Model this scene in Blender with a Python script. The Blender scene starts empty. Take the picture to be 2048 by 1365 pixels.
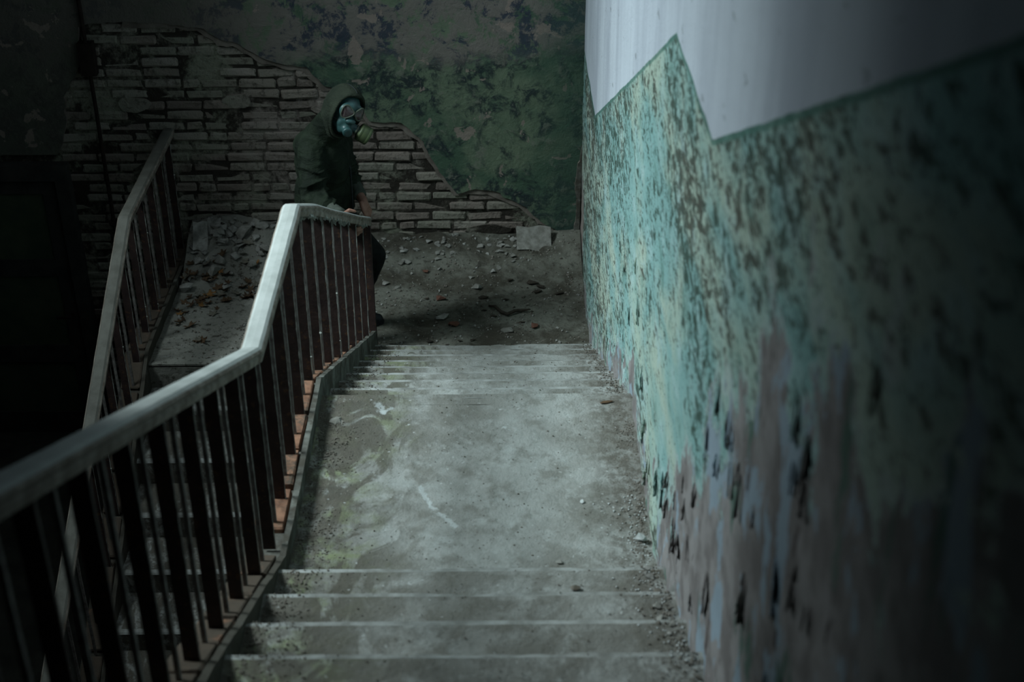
import bpy, bmesh, math, random
from mathutils import Vector, Matrix, noise
from mathutils.geometry import intersect_point_line

R = random.Random(11)
sc = bpy.context.scene
C = sc.collection
PI = math.pi

# ------------------------------------------------------------------ camera
CAM_Z = 6.08
cam_d = bpy.data.cameras.new('camera')
cam = bpy.data.objects.new('camera', cam_d)
C.objects.link(cam)
cam_d.sensor_width = 36.0
cam_d.lens = 50.0
cam_d.clip_start = 0.05
cam.location = (0, 0, CAM_Z)
cam.rotation_mode = 'XYZ'
cam.matrix_world = (Matrix.Translation((0, 0, CAM_Z)) @ Matrix.Rotation(math.radians(-0.43), 4, 'Z')
                    @ Matrix.Rotation(math.radians(90 - 30.8), 4, 'X') @ Matrix.Rotation(math.radians(-0.14), 4, 'Z'))
cam_d.dof.use_dof = True
cam_d.dof.focus_distance = 7.7
cam_d.dof.aperture_fstop = 2.8
sc.camera = cam

# ------------------------------------------------------------------ world, light, exposure
world = bpy.data.worlds.new('world')
sc.world = world
world.use_nodes = True
world.node_tree.nodes['Background'].inputs[0].default_value = (0.55, 0.75, 0.85, 1)
world.node_tree.nodes['Background'].inputs[1].default_value = 0.3

WIN = dict(y0=3.5, y1=6.9, z0=4.9, z1=8.5, x=-4.0)          # high window in the left wall
ld = bpy.data.lights.new('window_daylight', 'AREA')
ld.shape = 'RECTANGLE'
ld.size = 2.4
ld.size_y = 2.4
ld.energy = 180.0
ld.color = (0.80, 0.96, 1.0)
ld.spread = math.radians(62)
lo = bpy.data.objects.new('window_daylight', ld)
C.objects.link(lo)
lo.location = (-5.7, 5.0, 9.1)
lo.rotation_euler = (Vector((0.45, 5.6, 3.2)) - lo.location).to_track_quat('-Z', 'Y').to_euler()

ld2 = bpy.data.lights.new('overhead_fill', 'AREA')  # added overhead fill lamp, softens the shade beside the kerb
ld2.shape = 'RECTANGLE'
ld2.size = 1.8
ld2.size_y = 1.8
ld2.energy = 9.0
ld2.color = (0.80, 0.96, 1.0)
ld2.spread = math.radians(70)
lo2 = bpy.data.objects.new('overhead_fill', ld2)
C.objects.link(lo2)
lo2.location = (-0.9, 5.4, 9.55)
lo2.rotation_euler = (Vector((-0.1, 5.3, 2.7)) - lo2.location).to_track_quat('-Z', 'Y').to_euler()

sc.view_settings.view_transform = 'Standard'
sc.view_settings.look = 'None'
sc.view_settings.gamma = 1.0
sc.view_settings.use_curve_mapping = False
sc.view_settings.exposure = 0.0
sc.cycles.max_bounces = 4
sc.cycles.diffuse_bounces = 3
sc.cycles.adaptive_threshold = 0.05

# ------------------------------------------------------------------ node helper
class NT:
    def __init__(self, name, rough=0.9, spec=0.2):
        self.m = bpy.data.materials.new(name)
        self.m.use_nodes = True
        self.t = self.m.node_tree
        self.b = self.t.nodes['Principled BSDF']
        self.b.inputs['Roughness'].default_value = rough
        self.b.inputs['Specular IOR Level'].default_value = spec
        self._geo = None
    def n(self, typ):
        return self.t.nodes.new(typ)
    def _in(self, sock, v):
        if v is None:
            return
        if hasattr(v, 'links'):
            self.t.links.new(v, sock)
        elif isinstance(v, (tuple, list)) and len(v) == 3 and sock.type == 'RGBA':
            sock.default_value = (*v, 1)
        else:
            sock.default_value = v
    def pos(self):
        if not self._geo:
            self._geo = self.n('ShaderNodeNewGeometry')
        return self._geo.outputs['Position']
    def obj(self):
        return self.n('ShaderNodeTexCoord').outputs['Object']
    def rnd(self):
        return self.n('ShaderNodeObjectInfo').outputs['Random']
    def xyz(self, v):
        s = self.n('ShaderNodeSeparateXYZ'); self._in(s.inputs[0], v)
        return s.outputs[0], s.outputs[1], s.outputs[2]
    def scale(self, v, s, loc=(0, 0, 0)):
        m = self.n('ShaderNodeMapping'); self._in(m.inputs['Vector'], v)
        m.inputs['Scale'].default_value = s; m.inputs['Location'].default_value = loc
        return m.outputs[0]
    def noise(self, v, s, det=4, rough=0.55, dist=0.0):
        k = self.n('ShaderNodeTexNoise'); self._in(k.inputs['Vector'], v)
        k.inputs['Scale'].default_value = s; k.inputs['Detail'].default_value = det
        k.inputs['Roughness'].default_value = rough; k.inputs['Distortion'].default_value = dist
        return k.outputs[0]
    def vor(self, v, s, feat='F1', rand=1.0):
        k = self.n('ShaderNodeTexVoronoi'); self._in(k.inputs['Vector'], v); k.feature = feat
        k.inputs['Scale'].default_value = s; k.inputs['Randomness'].default_value = rand
        return k.outputs['Distance']
    def math(self, op, a, b=None, c=None, clamp=False):
        k = self.n('ShaderNodeMath'); k.operation = op; k.use_clamp = clamp
        self._in(k.inputs[0], a); self._in(k.inputs[1], b); self._in(k.inputs[2], c)
        return k.outputs[0]
    def step(self, v, a, b):            # smooth 0..1 from a to b (a may exceed b)
        k = self.n('ShaderNodeMapRange'); k.interpolation_type = 'SMOOTHSTEP'
        self._in(k.inputs['Value'], v)
        if a < b:
            k.inputs['From Min'].default_value = a; k.inputs['From Max'].default_value = b
        else:
            k.inputs['From Min'].default_value = b; k.inputs['From Max'].default_value = a
            k.inputs['To Min'].default_value = 1; k.inputs['To Max'].default_value = 0
        return k.outputs['Result']
    def mix(self, f, a, b):
        k = self.n('ShaderNodeMix'); k.data_type = 'RGBA'
        self._in(k.inputs[0], f); self._in(k.inputs[6], a); self._in(k.inputs[7], b)
        return k.outputs[2]
    def ramp(self, f, stops):
        k = self.n('ShaderNodeValToRGB'); self._in(k.inputs[0], f)
        e = k.color_ramp.elements
        while len(e) < len(stops): e.new(0.5)
        for el, (p, c) in zip(e, stops):
            el.position = p; el.color = (*c, 1)
        return k.outputs[0]
    def mul(self, *a):
        o = a[0]
        for x in a[1:]: o = self.math('MULTIPLY', o, x)
        return o
    def bump(self, h, strength=0.4, dist=0.01):
        k = self.n('ShaderNodeBump'); self._in(k.inputs['Height'], h)
        k.inputs['Strength'].default_value = strength; k.inputs['Distance'].default_value = dist
        self.t.links.new(k.outputs[0], self.b.inputs['Normal'])
    def col(self, c):
        self._in(self.b.inputs['Base Color'], c); return self.m

M = {}
def simple(name, a, b, s=8, rough=0.85, spec=0.2, bump=0.2, metal=0.0, det=5):
    k = NT(name, rough, spec)
    f = k.noise(k.pos(), s, det, 0.6)
    k.b.inputs['Metallic'].default_value = metal
    if bump: k.bump(k.noise(k.pos(), s * 6, 4, 0.6), bump, 0.004)
    M[name] = k.col(k.mix(k.step(f, 0.3, 0.7), a, b))
    return M[name]

# dusty concrete of stairs and landings
def concrete():
    k = NT('concrete', 0.95, 0.1); p = k.pos(); x, y, z = k.xyz(p)
    big = k.noise(p, 2.6, 5, 0.6, 0.3); fine = k.noise(p, 26, 6, 0.7); mid = k.noise(p, 8, 5, 0.65)
    c = k.mix(k.step(big, 0.34, 0.66), (0.185, 0.182, 0.163), (0.32, 0.328, 0.31))
    c = k.mix(k.mul(k.step(mid, 0.48, 0.64), 0.6), c, (0.145, 0.14, 0.12))
    c = k.mix(k.mul(k.step(k.noise(k.scale(p, (1, 1, 1), (5, 5, 5)), 14, 6, 0.72), 0.54, 0.66), 0.35), c, (0.40, 0.42, 0.405))
    # moss along the railing side
    side = k.step(k.math('ADD', x, k.math('MULTIPLY', big, 0.5)), -0.10, -0.45)
    side = k.mul(side, k.step(x, -1.0, -0.95))
    c = k.mix(k.mul(side, k.step(mid, 0.42, 0.62), 0.75), c, (0.20, 0.235, 0.115))
    # water-washed soil fans on the railing side
    wash = k.noise(k.scale(p, (1.0, 0.45, 1), (2, 3, 0)), 5.5, 6, 0.62, 1.2)
    c = k.mix(k.mul(k.step(k.math('ADD', x, k.math('MULTIPLY', wash, 0.35)), -0.02, -0.38), k.step(wash, 0.45, 0.53), 0.9), c, (0.092, 0.085, 0.068))
    # dark soil towards the railing and the wall
    soil = k.math('MAXIMUM', k.step(x, -0.45, -0.74), k.step(x, 0.28, 0.48))
    c = k.mix(k.mul(soil, k.step(fine, 0.40, 0.60), 0.8), c, (0.095, 0.085, 0.07))
    c = k.mix(k.mul(k.step(k.noise(p, 60, 3, 0.6), 0.64, 0.72), 0.7), c, (0.07, 0.06, 0.05))
    c = k.mix(k.mul(k.step(k.noise(p, 42, 2, 0.5), 0.70, 0.76), 0.5), c, (0.55, 0.57, 0.56))
    c = k.mix(k.mul(k.step(y, 3.95, 3.75), k.step(k.noise(p, 5.2, 6, 0.68, 0.6), 0.44, 0.58), 0.6), c, (0.125, 0.118, 0.10))  # dimmer light on the upper flight put into the colour as mottled darkening
    # lime scuffs on the middle landing
    jag = k.math('MULTIPLY', k.math('SUBTRACT', k.noise(p, 38, 5, 0.75), 0.5), 0.075)
    zz = k.mul(k.step(z, 2.70, 2.72), k.step(z, 2.83, 2.80))
    for (ax, ay, bx, by, w) in ((-0.325, 4.46, -0.285, 4.35, 0.012), (-0.285, 4.35, -0.18, 4.22, 0.011),
                                (-0.53, 5.06, -0.505, 4.99, 0.022), (-0.505, 4.99, -0.475, 5.02, 0.015), (0.005, 4.87, 0.03, 4.85, 0.007)):
        dx, dy = bx - ax, by - ay; L2 = dx * dx + dy * dy
        px_ = k.math('SUBTRACT', x, ax); py_ = k.math('SUBTRACT', y, ay)
        t = k.math('DIVIDE', k.math('ADD', k.math('MULTIPLY', px_, dx), k.math('MULTIPLY', py_, dy)), L2, clamp=True)
        ex = k.math('SUBTRACT', px_, k.math('MULTIPLY', t, dx)); ey = k.math('SUBTRACT', py_, k.math('MULTIPLY', t, dy))
        d = k.math('SQRT', k.math('ADD', k.math('MULTIPLY', ex, ex), k.math('MULTIPLY', ey, ey)))
        d = k.math('ADD', d, jag)
        c = k.mix(k.mul(k.step(d, w, w * 0.3), zz, 0.45), c, (0.52, 0.56, 0.56))
    k.bump(k.math('ADD', k.math('MULTIPLY', fine, 1.0), k.math('MULTIPLY', mid, 1.2)), 0.75, 0.014)
    M['concrete'] = k.col(c)
concrete()

# dirt floor of the lower landing, littered with lime dust
def dirt():
    k = NT('dirt', 0.97, 0.05); p = k.pos()
    a = k.noise(p, 3.2, 6, 0.65, 0.4); b = k.noise(p, 22, 6, 0.7)
    c = k.mix(k.step(a, 0.36, 0.64), (0.060, 0.055, 0.043), (0.155, 0.155, 0.13))
    c = k.mix(k.mul(k.step(b, 0.52, 0.66), 0.7), c, (0.04, 0.036, 0.03))
    c = k.mix(k.mul(k.step(k.noise(p, 50, 2, 0.5), 0.68, 0.74), 0.6), c, (0.42, 0.42, 0.38))
    c = k.mix(k.mul(k.step(k.xyz(p)[0], -0.75, -1.4), k.step(b, 0.66, 0.5), 0.6), c, (0.27, 0.265, 0.235))
    k.bump(k.math('ADD', b, a), 0.7, 0.02)
    M['dirt'] = k.col(c)
dirt()

# painted right-hand wall: lime white above a green dado that follows the stair
YA, YB, YC, ZG, SL = 3.42, 4.275, 7.79, 4.646, 0.478
def dado():
    k = NT('painted_plaster', 0.82, 0.25); p = k.pos(); x, y, z = k.xyz(p)
    down1 = k.math('MULTIPLY', k.math('MAXIMUM', k.math('SUBTRACT', YA, y), 0.0), SL)
    down2 = k.math('MULTIPLY', k.math('MINIMUM', k.math('MAXIMUM', k.math('SUBTRACT', y, YB), 0.0), YC - YB), SL)
    line = k.math('SUBTRACT', k.math('ADD', down1, ZG), down2)
    h = k.math('SUBTRACT', z, line)                                       # above the paint line
    n1 = k.math('MULTIPLY', k.math('MAXIMUM', k.math('SUBTRACT', 4.1, y), 0.0), 0.481)
    n2 = k.math('MULTIPLY', k.math('MINIMUM', k.math('MAXIMUM', k.math('SUBTRACT', y, 5.13), 0.0), 2.6), 0.487)
    g = k.math('SUBTRACT', z, k.math('SUBTRACT', k.math('ADD', n1, 2.7585), n2))   # above the stair
    ph = k.scale(p, (1, 0.42, 1.0)); pv = k.scale(p, (1, 1.0, 0.16))
    # lime white
    w = k.mix(k.step(k.noise(pv, 2.2, 4, 0.6), 0.35, 0.65), (0.36, 0.39, 0.44), (0.48, 0.52, 0.57))
    w = k.mix(k.mul(k.step(k.noise(ph, 17, 3, 0.5), 0.68, 0.74), 0.7), w, (0.20, 0.22, 0.23))
    # green paint, turquoise and cream
    a = k.noise(ph, 2.3, 5, 0.6, 0.5); b = k.noise(k.scale(p, (1, 0.5, 1), (3, 5, 1)), 6.5, 6, 0.65, 0.4)
    c = k.mix(k.step(a, 0.38, 0.62), (0.20, 0.35, 0.335), (0.35, 0.43, 0.355))
    c = k.mix(k.mul(k.step(b, 0.50, 0.70), 0.85), c, (0.335, 0.47, 0.465))
    c = k.mix(k.mul(k.step(b, 0.45, 0.30), 0.7), c, (0.085, 0.18, 0.15))
    # mould specks, thicker near the paint line and in the far corner
    cl = k.noise(k.scale(p, (1, 0.45, 0.8), (9, 2, 4)), 2.0, 4, 0.6)
    sp = k.noise(k.scale(p, (1, 0.40, 1), (1, 7, 2)), 30, 6, 0.72, 0.4)
    near = k.step(h, -0.85, -0.05); far = k.step(y, 4.6, 7.6)
    bias = k.math('ADD', k.math('MULTIPLY', k.math('SUBTRACT', cl, 0.5), 0.40), k.math('ADD', k.math('MULTIPLY', near, 0.045), k.math('MULTIPLY', far, 0.03)))
    spk = k.step(k.math('ADD', sp, bias), 0.53, 0.605)
    c = k.mix(k.mul(spk, 0.92), c, k.mix(k.step(a, 0.4, 0.6), (0.028, 0.055, 0.04), (0.055, 0.052, 0.04)))
    fs = k.noise(k.scale(p, (1, 0.5, 1), (4, 2, 8)), 75, 3, 0.6)
    c = k.mix(k.mul(k.step(k.math('ADD', fs, k.math('MULTIPLY', bias, 0.7)), 0.57, 0.66), 0.75), c, (0.05, 0.075, 0.06))
    # peeled-off paint, bare plaster with bluish undercoat, towards the near bottom
    k2 = k.n('ShaderNodeMapRange'); k.t.links.new(y, k2.inputs['Value'])
    for nm, v in (('From Min', 2.4), ('From Max', 4.3), ('To Min', 1.0), ('To Max', 0.03)): k2.inputs[nm].default_value = v
    ragged = k.math('MULTIPLY', k.math('SUBTRACT', k.noise(k.scale(p, (1, 0.85, 0.75), (4, 1, 9)), 4.0, 7, 0.66, 0.3), 0.5), 1.8)
    pe = k.math('SUBTRACT', k.math('ADD', g, ragged), k2.outputs['Result'])
    peel = k.step(pe, 0.03, -0.03)
    bare = k.mix(k.step(k.noise(p, 7, 5, 0.6), 0.4, 0.6), (0.16, 0.145, 0.14), (0.25, 0.235, 0.23))
    und = k.noise(k.scale(p, (1, 0.9, 0.5), (2, 8, 3)), 5.0, 6, 0.62, 0.3)
    bare = k.mix(k.step(und, 0.54, 0.57), bare, (0.25, 0.31, 0.36))
    bare = k.mix(k.mul(k.step(k.noise(k.scale(p, (1, 1.2, 0.5), (6, 6, 6)), 5, 5, 0.6), 0.58, 0.66), 0.9), bare, (0.07, 0.13, 0.10))
    bare = k.mix(k.mul(k.step(k.noise(k.scale(p, (1, 1.6, 0.5)), 14, 4, 0.6), 0.64, 0.70), 0.85), bare, (0.055, 0.04, 0.04))
    c = k.mix(peel, c, bare)
    c = k.mix(k.step(pe, 0.09, 0.0) if False else k.mul(k.step(pe, 0.10, 0.03), k.step(pe, 0.0, 0.04), 0.55), c, (0.42, 0.46, 0.46))
    # bare strip at the corner
    cs = k.step(k.math('ADD', y, k.math('MULTIPLY', k.math('SUBTRACT', k.noise(p, 6, 4, 0.6), 0.5), 0.5)), 8.55, 8.7)
    c = k.mix(k.mul(cs, k.step(z, 2.3, 1.9)), c, (0.26, 0.22, 0.20))
    # paint edge with its darker stripe
    hn = k.math('ADD', h, k.math('MULTIPLY', k.math('SUBTRACT', k.noise(p, 9, 3, 0.5), 0.5), 0.012))
    c = k.mix(k.step(hn, -0.006, 0.0), c, w)
    st = k.math('ABSOLUTE', k.math('ADD', hn, 0.012))
    c = k.mix(k.mul(k.step(st, 0.012, 0.005), 0.8), c, (0.07, 0.16, 0.13))
    k.bump(k.math('SUBTRACT', k.math('MULTIPLY', b, 0.6), k.math('MULTIPLY', sp, 0.5)), 0.6, 0.012)
    M['painted_plaster'] = k.col(c)
dado()

# ruined green plaster of the back wall
def ruin():
    k = NT('ruined_plaster', 0.95, 0.1); p = k.pos(); x, y, z = k.xyz(p)
    a = k.noise(p, 2.4, 6, 0.65, 0.5); b = k.noise(k.scale(p, (1, 1, 1), (3, 3, 3)), 9, 8, 0.72, 0.3); d = k.noise(k.scale(p, (1, 1, 1), (8, 1, 5)), 6.5, 5, 0.6, 0.5)
    e = k.noise(k.scale(p, (1, 1, 1), (1, 9, 5)), 3.4, 6, 0.7, 0.5)
    c = k.mix(k.step(a, 0.38, 0.60), (0.075, 0.125, 0.085), (0.155, 0.20, 0.135))
    c = k.mix(k.mul(k.step(e, 0.42, 0.56), k.step(b, 0.42, 0.54), 0.95), c, (0.026, 0.038, 0.042))
    c = k.mix(k.mul(k.step(b, 0.56, 0.64), 0.7), c, (0.20, 0.21, 0.17))
    up = k.step(k.math('ADD', z, k.math('MULTIPLY', a, 0.5)), 3.10, 3.25)
    c = k.mix(k.mul(up, k.step(b, 0.40, 0.5), 0.9), c, (0.21, 0.19, 0.17))
    c = k.mix(k.mul(up, k.step(e, 0.50, 0.55), k.step(b, 0.55, 0.48), 0.9), c, (0.045, 0.055, 0.08))
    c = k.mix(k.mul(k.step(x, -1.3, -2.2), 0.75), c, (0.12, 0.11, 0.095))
    bu = k.step(k.math('ADD', d, k.math('MULTIPLY', k.math('SUBTRACT', b, 0.5), 0.12)), 0.615, 0.632)
    c = k.mix(k.mul(bu, 0.85), c, (0.30, 0.245, 0.21))
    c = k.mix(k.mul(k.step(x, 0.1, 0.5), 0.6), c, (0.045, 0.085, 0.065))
    k.bump(k.math('SUBTRACT', b, k.math('MULTIPLY', d, 0.6)), 0.8, 0.018)
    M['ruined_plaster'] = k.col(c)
ruin()

def brickm():
    k = NT('old_brick', 0.95, 0.08); p = k.pos(); r = k.rnd()
    a = k.noise(p, 2.8, 7, 0.68, 0.4); b = k.noise(p, 24, 5, 0.7)
    smear = k.mix(k.step(k.noise(p, 1.4, 3, 0.5), 0.42, 0.58), (0.285, 0.25, 0.22), (0.27, 0.275, 0.215))
    c = k.ramp(r, [(0.0, (0.18, 0.15, 0.13)), (0.35, (0.255, 0.215, 0.185)), (0.65, (0.235, 0.23, 0.185)), (1.0, (0.32, 0.285, 0.25))])
    c = k.mix(k.mul(k.step(a, 0.44, 0.62), 0.75), c, smear)
    c = k.mix(k.mul(k.step(b, 0.52, 0.66), 0.75), c, (0.085, 0.075, 0.062))
    k.bump(k.math('ADD', b, a), 0.9, 0.02)
    M['old_brick'] = k.col(c)
    k = NT('mortar', 0.97, 0.05); p = k.pos()
    a = k.noise(p, 2.8, 7, 0.68, 0.4); f = k.noise(p, 16, 5, 0.7)
    smear = k.mix(k.step(k.noise(p, 1.4, 3, 0.5), 0.42, 0.58), (0.25, 0.215, 0.19), (0.235, 0.24, 0.185))
    k.bump(f, 0.9, 0.02)
    M['mortar'] = k.col(k.mix(k.step(k.math('ADD', a, k.math('MULTIPLY', k.math('SUBTRACT', f, 0.5), 0.4)), 0.46, 0.62), (0.042, 0.037, 0.031), smear))
brickm()

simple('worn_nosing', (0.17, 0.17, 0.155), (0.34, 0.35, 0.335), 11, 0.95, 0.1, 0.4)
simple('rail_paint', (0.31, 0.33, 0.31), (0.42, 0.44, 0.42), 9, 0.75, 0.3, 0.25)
simple('torn_edge', (0.13, 0.11, 0.095), (0.24, 0.21, 0.18), 11, 0.97, 0.05, 0.7)
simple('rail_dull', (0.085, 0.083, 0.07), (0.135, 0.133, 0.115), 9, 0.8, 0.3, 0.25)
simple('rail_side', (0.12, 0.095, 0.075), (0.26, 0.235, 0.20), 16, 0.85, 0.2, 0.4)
def rust():
    k = NT('maroon_metal', 0.7, 0.3); p = k.pos()
    a = k.noise(p, 12, 6, 0.65); b = k.noise(p, 40, 4, 0.6)
    c = k.mix(k.step(a, 0.35, 0.65), (0.024, 0.0145, 0.0135), (0.044, 0.026, 0.023))
    c = k.mix(k.mul(k.step(b, 0.58, 0.66), 0.7), c, (0.09, 0.045, 0.022))
    k.bump(b, 0.4, 0.004)
    M['maroon_metal'] = k.col(c)
rust()
simple('dust_fringe', (0.22, 0.23, 0.205), (0.42, 0.43, 0.40), 40, 0.97, 0.05, 0)
simple('grey_rod', (0.10, 0.085, 0.08), (0.22, 0.21, 0.195), 30, 0.85, 0.2, 0.3)
def kerb_mats():
    for nm, lo_, hi_, sc_ in (('kerb_plaster', (0.060, 0.056, 0.048), (0.165, 0.168, 0.148), 9), ('kerb_brick', (0.13, 0.068, 0.045), (0.26, 0.14, 0.09), 22)):
        k = NT(nm, 0.95, 0.1); p = k.pos(); x, y, z = k.xyz(p)
        c = k.mix(k.step(k.noise(p, sc_, 5, 0.6), 0.3, 0.7), lo_, hi_)
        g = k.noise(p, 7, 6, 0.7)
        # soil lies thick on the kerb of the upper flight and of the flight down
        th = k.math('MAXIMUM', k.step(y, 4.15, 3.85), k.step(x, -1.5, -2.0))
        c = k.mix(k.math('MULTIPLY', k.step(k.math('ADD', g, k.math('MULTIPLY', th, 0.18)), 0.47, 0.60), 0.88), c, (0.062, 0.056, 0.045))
        k.bump(k.noise(p, 45, 4, 0.6), 0.5, 0.006)
        M[nm] = k.col(c)
kerb_mats()
simple('dark_plaster', (0.14, 0.145, 0.14), (0.22, 0.22, 0.21), 3, 0.95, 0.1, 0.4)
simple('floor_grime', (0.035, 0.035, 0.03), (0.065, 0.065, 0.055), 4, 0.95, 0.1, 0.4)
simple('door_green', (0.045, 0.07, 0.045), (0.075, 0.10, 0.06), 5, 0.8, 0.25, 0.2)
simple('door_frame_paint', (0.03, 0.032, 0.03), (0.055, 0.055, 0.05), 8, 0.85, 0.2, 0.2)
simple('pipe_rust', (0.018, 0.014, 0.012), (0.032, 0.024, 0.02), 20, 0.9, 0.1, 0.3)
simple('plaster_chunk', (0.17, 0.165, 0.15), (0.34, 0.335, 0.31), 18, 0.97, 0.05, 0.5)
simple('stone_chunk', (0.16, 0.155, 0.135), (0.28, 0.275, 0.25), 22, 0.97, 0.05, 0.5)
simple('brick_chunk', (0.10, 0.05, 0.036), (0.16, 0.08, 0.06), 22, 0.97, 0.05, 0.5)
simple('dark_chunk', (0.03, 0.027, 0.022), (0.06, 0.05, 0.04), 22, 0.97, 0.05, 0.4)
simple('leaf_brown', (0.055, 0.035, 0.022), (0.11, 0.068, 0.038), 30, 0.8, 0.2, 0.3)
simple('leaf_orange', (0.17, 0.085, 0.03), (0.25, 0.13, 0.045), 30, 0.8, 0.2, 0.3)
simple('leaf_grey', (0.10, 0.095, 0.075), (0.19, 0.175, 0.14), 30, 0.85, 0.2, 0.3)
simple('soil_grit', (0.08, 0.07, 0.055), (0.21, 0.19, 0.165), 35, 0.97, 0.05, 0)
simple('lime_grit', (0.34, 0.36, 0.35), (0.55, 0.57, 0.56), 35, 0.97, 0.05, 0)
simple('window_paint', (0.45, 0.47, 0.46), (0.6, 0.62, 0.6), 8, 0.6, 0.3, 0.1)

# ------------------------------------------------------------------ mesh helpers
def link(name, me, mat=None, parent=None, loc=None, rot=None):
    o = bpy.data.objects.new(name, me)
    C.objects.link(o)
    if mat is not None and me is not None and len(me.materials) == 0:
        for m in (mat if isinstance(mat, (list, tuple)) else [mat]):
            me.materials.append(M[m] if isinstance(m, str) else m)
    if parent is not None: o.parent = parent
    if loc is not None: o.location = loc
    if rot is not None: o.rotation_euler = rot
    return o
def mesh(name, v, f, smooth=False):
    me = bpy.data.meshes.new(name); me.from_pydata([tuple(a) for a in v], [], f); me.update()
    if smooth:
        me.polygons.foreach_set('use_smooth', [True] * len(me.polygons))
    return me
def bm_mesh(name, bm, smooth=False):
    me = bpy.data.meshes.new(name); bm.to_mesh(me); bm.free()
    if smooth: me.polygons.foreach_set('use_smooth', [True] * len(me.polygons))
    return me
def tag(o, label=None, cat=None, group=None, kind=None):
    for a, b in (('label', label), ('category', cat), ('group', group), ('kind', kind)):
        if b: o[a] = b
    return o
def empty(name, loc):
    o = bpy.data.objects.new(name, None); C.objects.link(o); o.location = loc
    o.empty_display_size = 0.1
    return o
def box_vf(x0, x1, y0, y1, z0, z1):
    v = [(x, y, z) for z in (z0, z1) for y in (y0, y1) for x in (x0, x1)]
    f = [(0, 2, 3, 1), (4, 5, 7, 6), (0, 1, 5, 4), (2, 6, 7, 3), (0, 4, 6, 2), (1, 3, 7, 5)]
    return v, f
class MB:
    def __init__(s): s.v = []; s.f = []; s.mi = []
    def add(s, v, f, mi=0):
        n = len(s.v); s.v += [tuple(a) for a in v]; s.f += [tuple(i + n for i in q) for q in f]; s.mi += [mi] * len(f)
    def box(s, *a, mi=0): s.add(*box_vf(*a), mi)
    def tube(s, pts, rad, n=6, caps=True, mi=0):
        rings = []; pts = [Vector(p) for p in pts]
        for i, p in enumerate(pts):
            d = (pts[min(i + 1, len(pts) - 1)] - pts[max(i - 1, 0)]).normalized()
            u = d.orthogonal().normalized() if i == 0 else (u - d * u.dot(d)).normalized()
            w = d.cross(u); r = rad[i] if isinstance(rad, (list, tuple)) else rad
            rings.append([p + (u * math.cos(2 * PI * k / n) + w * math.sin(2 * PI * k / n)) * r for k in range(n)])
        v = [q for rg in rings for q in rg]; f = []
        for i in range(len(rings) - 1):
            for k in range(n):
                a = i * n + k; b = i * n + (k + 1) % n
                f.append((a, b, b + n, a + n))
        if caps: f += [tuple(reversed(range(n))), tuple(range(len(v) - n, len(v)))]
        s.add(v, f, mi)
    def mesh(s, name, smooth=False):
        me = mesh(name, s.v, s.f, smooth)
        if any(s.mi): me.polygons.foreach_set('material_index', s.mi)
        return me
    def build(s, name, mat, parent=None, smooth=False, loc=None):
        return link(name, s.mesh(name, smooth), mat, parent, loc)
def prism(poly, x0, x1):                 # polygon of (y, z) extruded in x
    n = len(poly)
    v = [(x0, y, z) for y, z in poly] + [(x1, y, z) for y, z in poly]
    f = [tuple(range(n)), tuple(reversed(range(n, 2 * n)))]
    f += [(i, i + n, (i + 1) % n + n, (i + 1) % n) for i in range(n)]
    return v, f
def fix_normals(me):
    bm = bmesh.new(); bm.from_mesh(me); bmesh.ops.recalc_face_normals(bm, faces=bm.faces); bm.to_mesh(me); bm.free(); return me
def nz(x, y, z, s=1.0): return noise.noise((x * s, y * s, z * s))

# ------------------------------------------------------------------ dimensions of the stair
XR, XK, XO = 0.545, -0.775, -0.93        # wall face, kerb inner face, kerb outer face
ZL, ZM = 1.503, 2.7585                   # lower landing, middle landing
Y1, T1, R1, N1 = 3.824, 0.287, 0.138, 12 # upper flight: first nosing above the middle landing
Y2, T2, R2, N2 = 5.128, 0.2865, 0.1395, 9
ZT = ZM + R1 * N1                        # upper landing 4.4145
YB2 = Y2 + T2 * 8                        # last nosing of the lower flight
YW = 8.95                                # back wall face
XL, X3R = -2.17, -0.99                   # basement flight between left kerb and well
YN3, T3, R3 = 7.49, 0.308, 0.167

# ------------------------------------------------------------------ shell
def slab(name, b, mat, kind='structure'):
    o = link(name, mesh(name, *box_vf(*b)), mat); tag(o, kind=kind); return o

# right wall: uneven plaster skin on a solid wall
def right_wall():
    mb = MB(); y0, y1, z0, z1, d = -2.0, YW + 0.02, -0.05, 9.2, 0.042
    ny, nzz = int((y1 - y0) / d), int((z1 - z0) / d)
    v = []
    for j in range(nzz + 1):
        for i in range(ny + 1):
            y = y0 + (y1 - y0) * i / ny; z = z0 + (z1 - z0) * j / nzz
            g = z - (ZM + 0.481 * max(4.1 - y, 0) - 0.487 * max(y - 5.13, 0))
            e = 0.006 * nz(0, y, z, 1.3) + 0.003 * nz(5, y, z, 5)
            if g < 1.2: e += 0.010 * max(0, 1.2 - g) * nz(3, y, z, 9) + 0.006 * nz(7, y, z, 16)
            v.append((XR + e, y, z))
    f = []
    for j in range(nzz):
        for i in range(ny):
            a = j * (ny + 1) + i; f.append((a, a + ny + 1, a + ny + 2, a + 1))
    mb.add(v, f)
    mb.box(XR + 0.03, XR + 0.4, y0, y1 + 0.4, z0, z1)
    o = mb.build('wall_right', 'painted_plaster', smooth=True); tag(o, kind='structure')
    return o
wr = right_wall()

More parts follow.
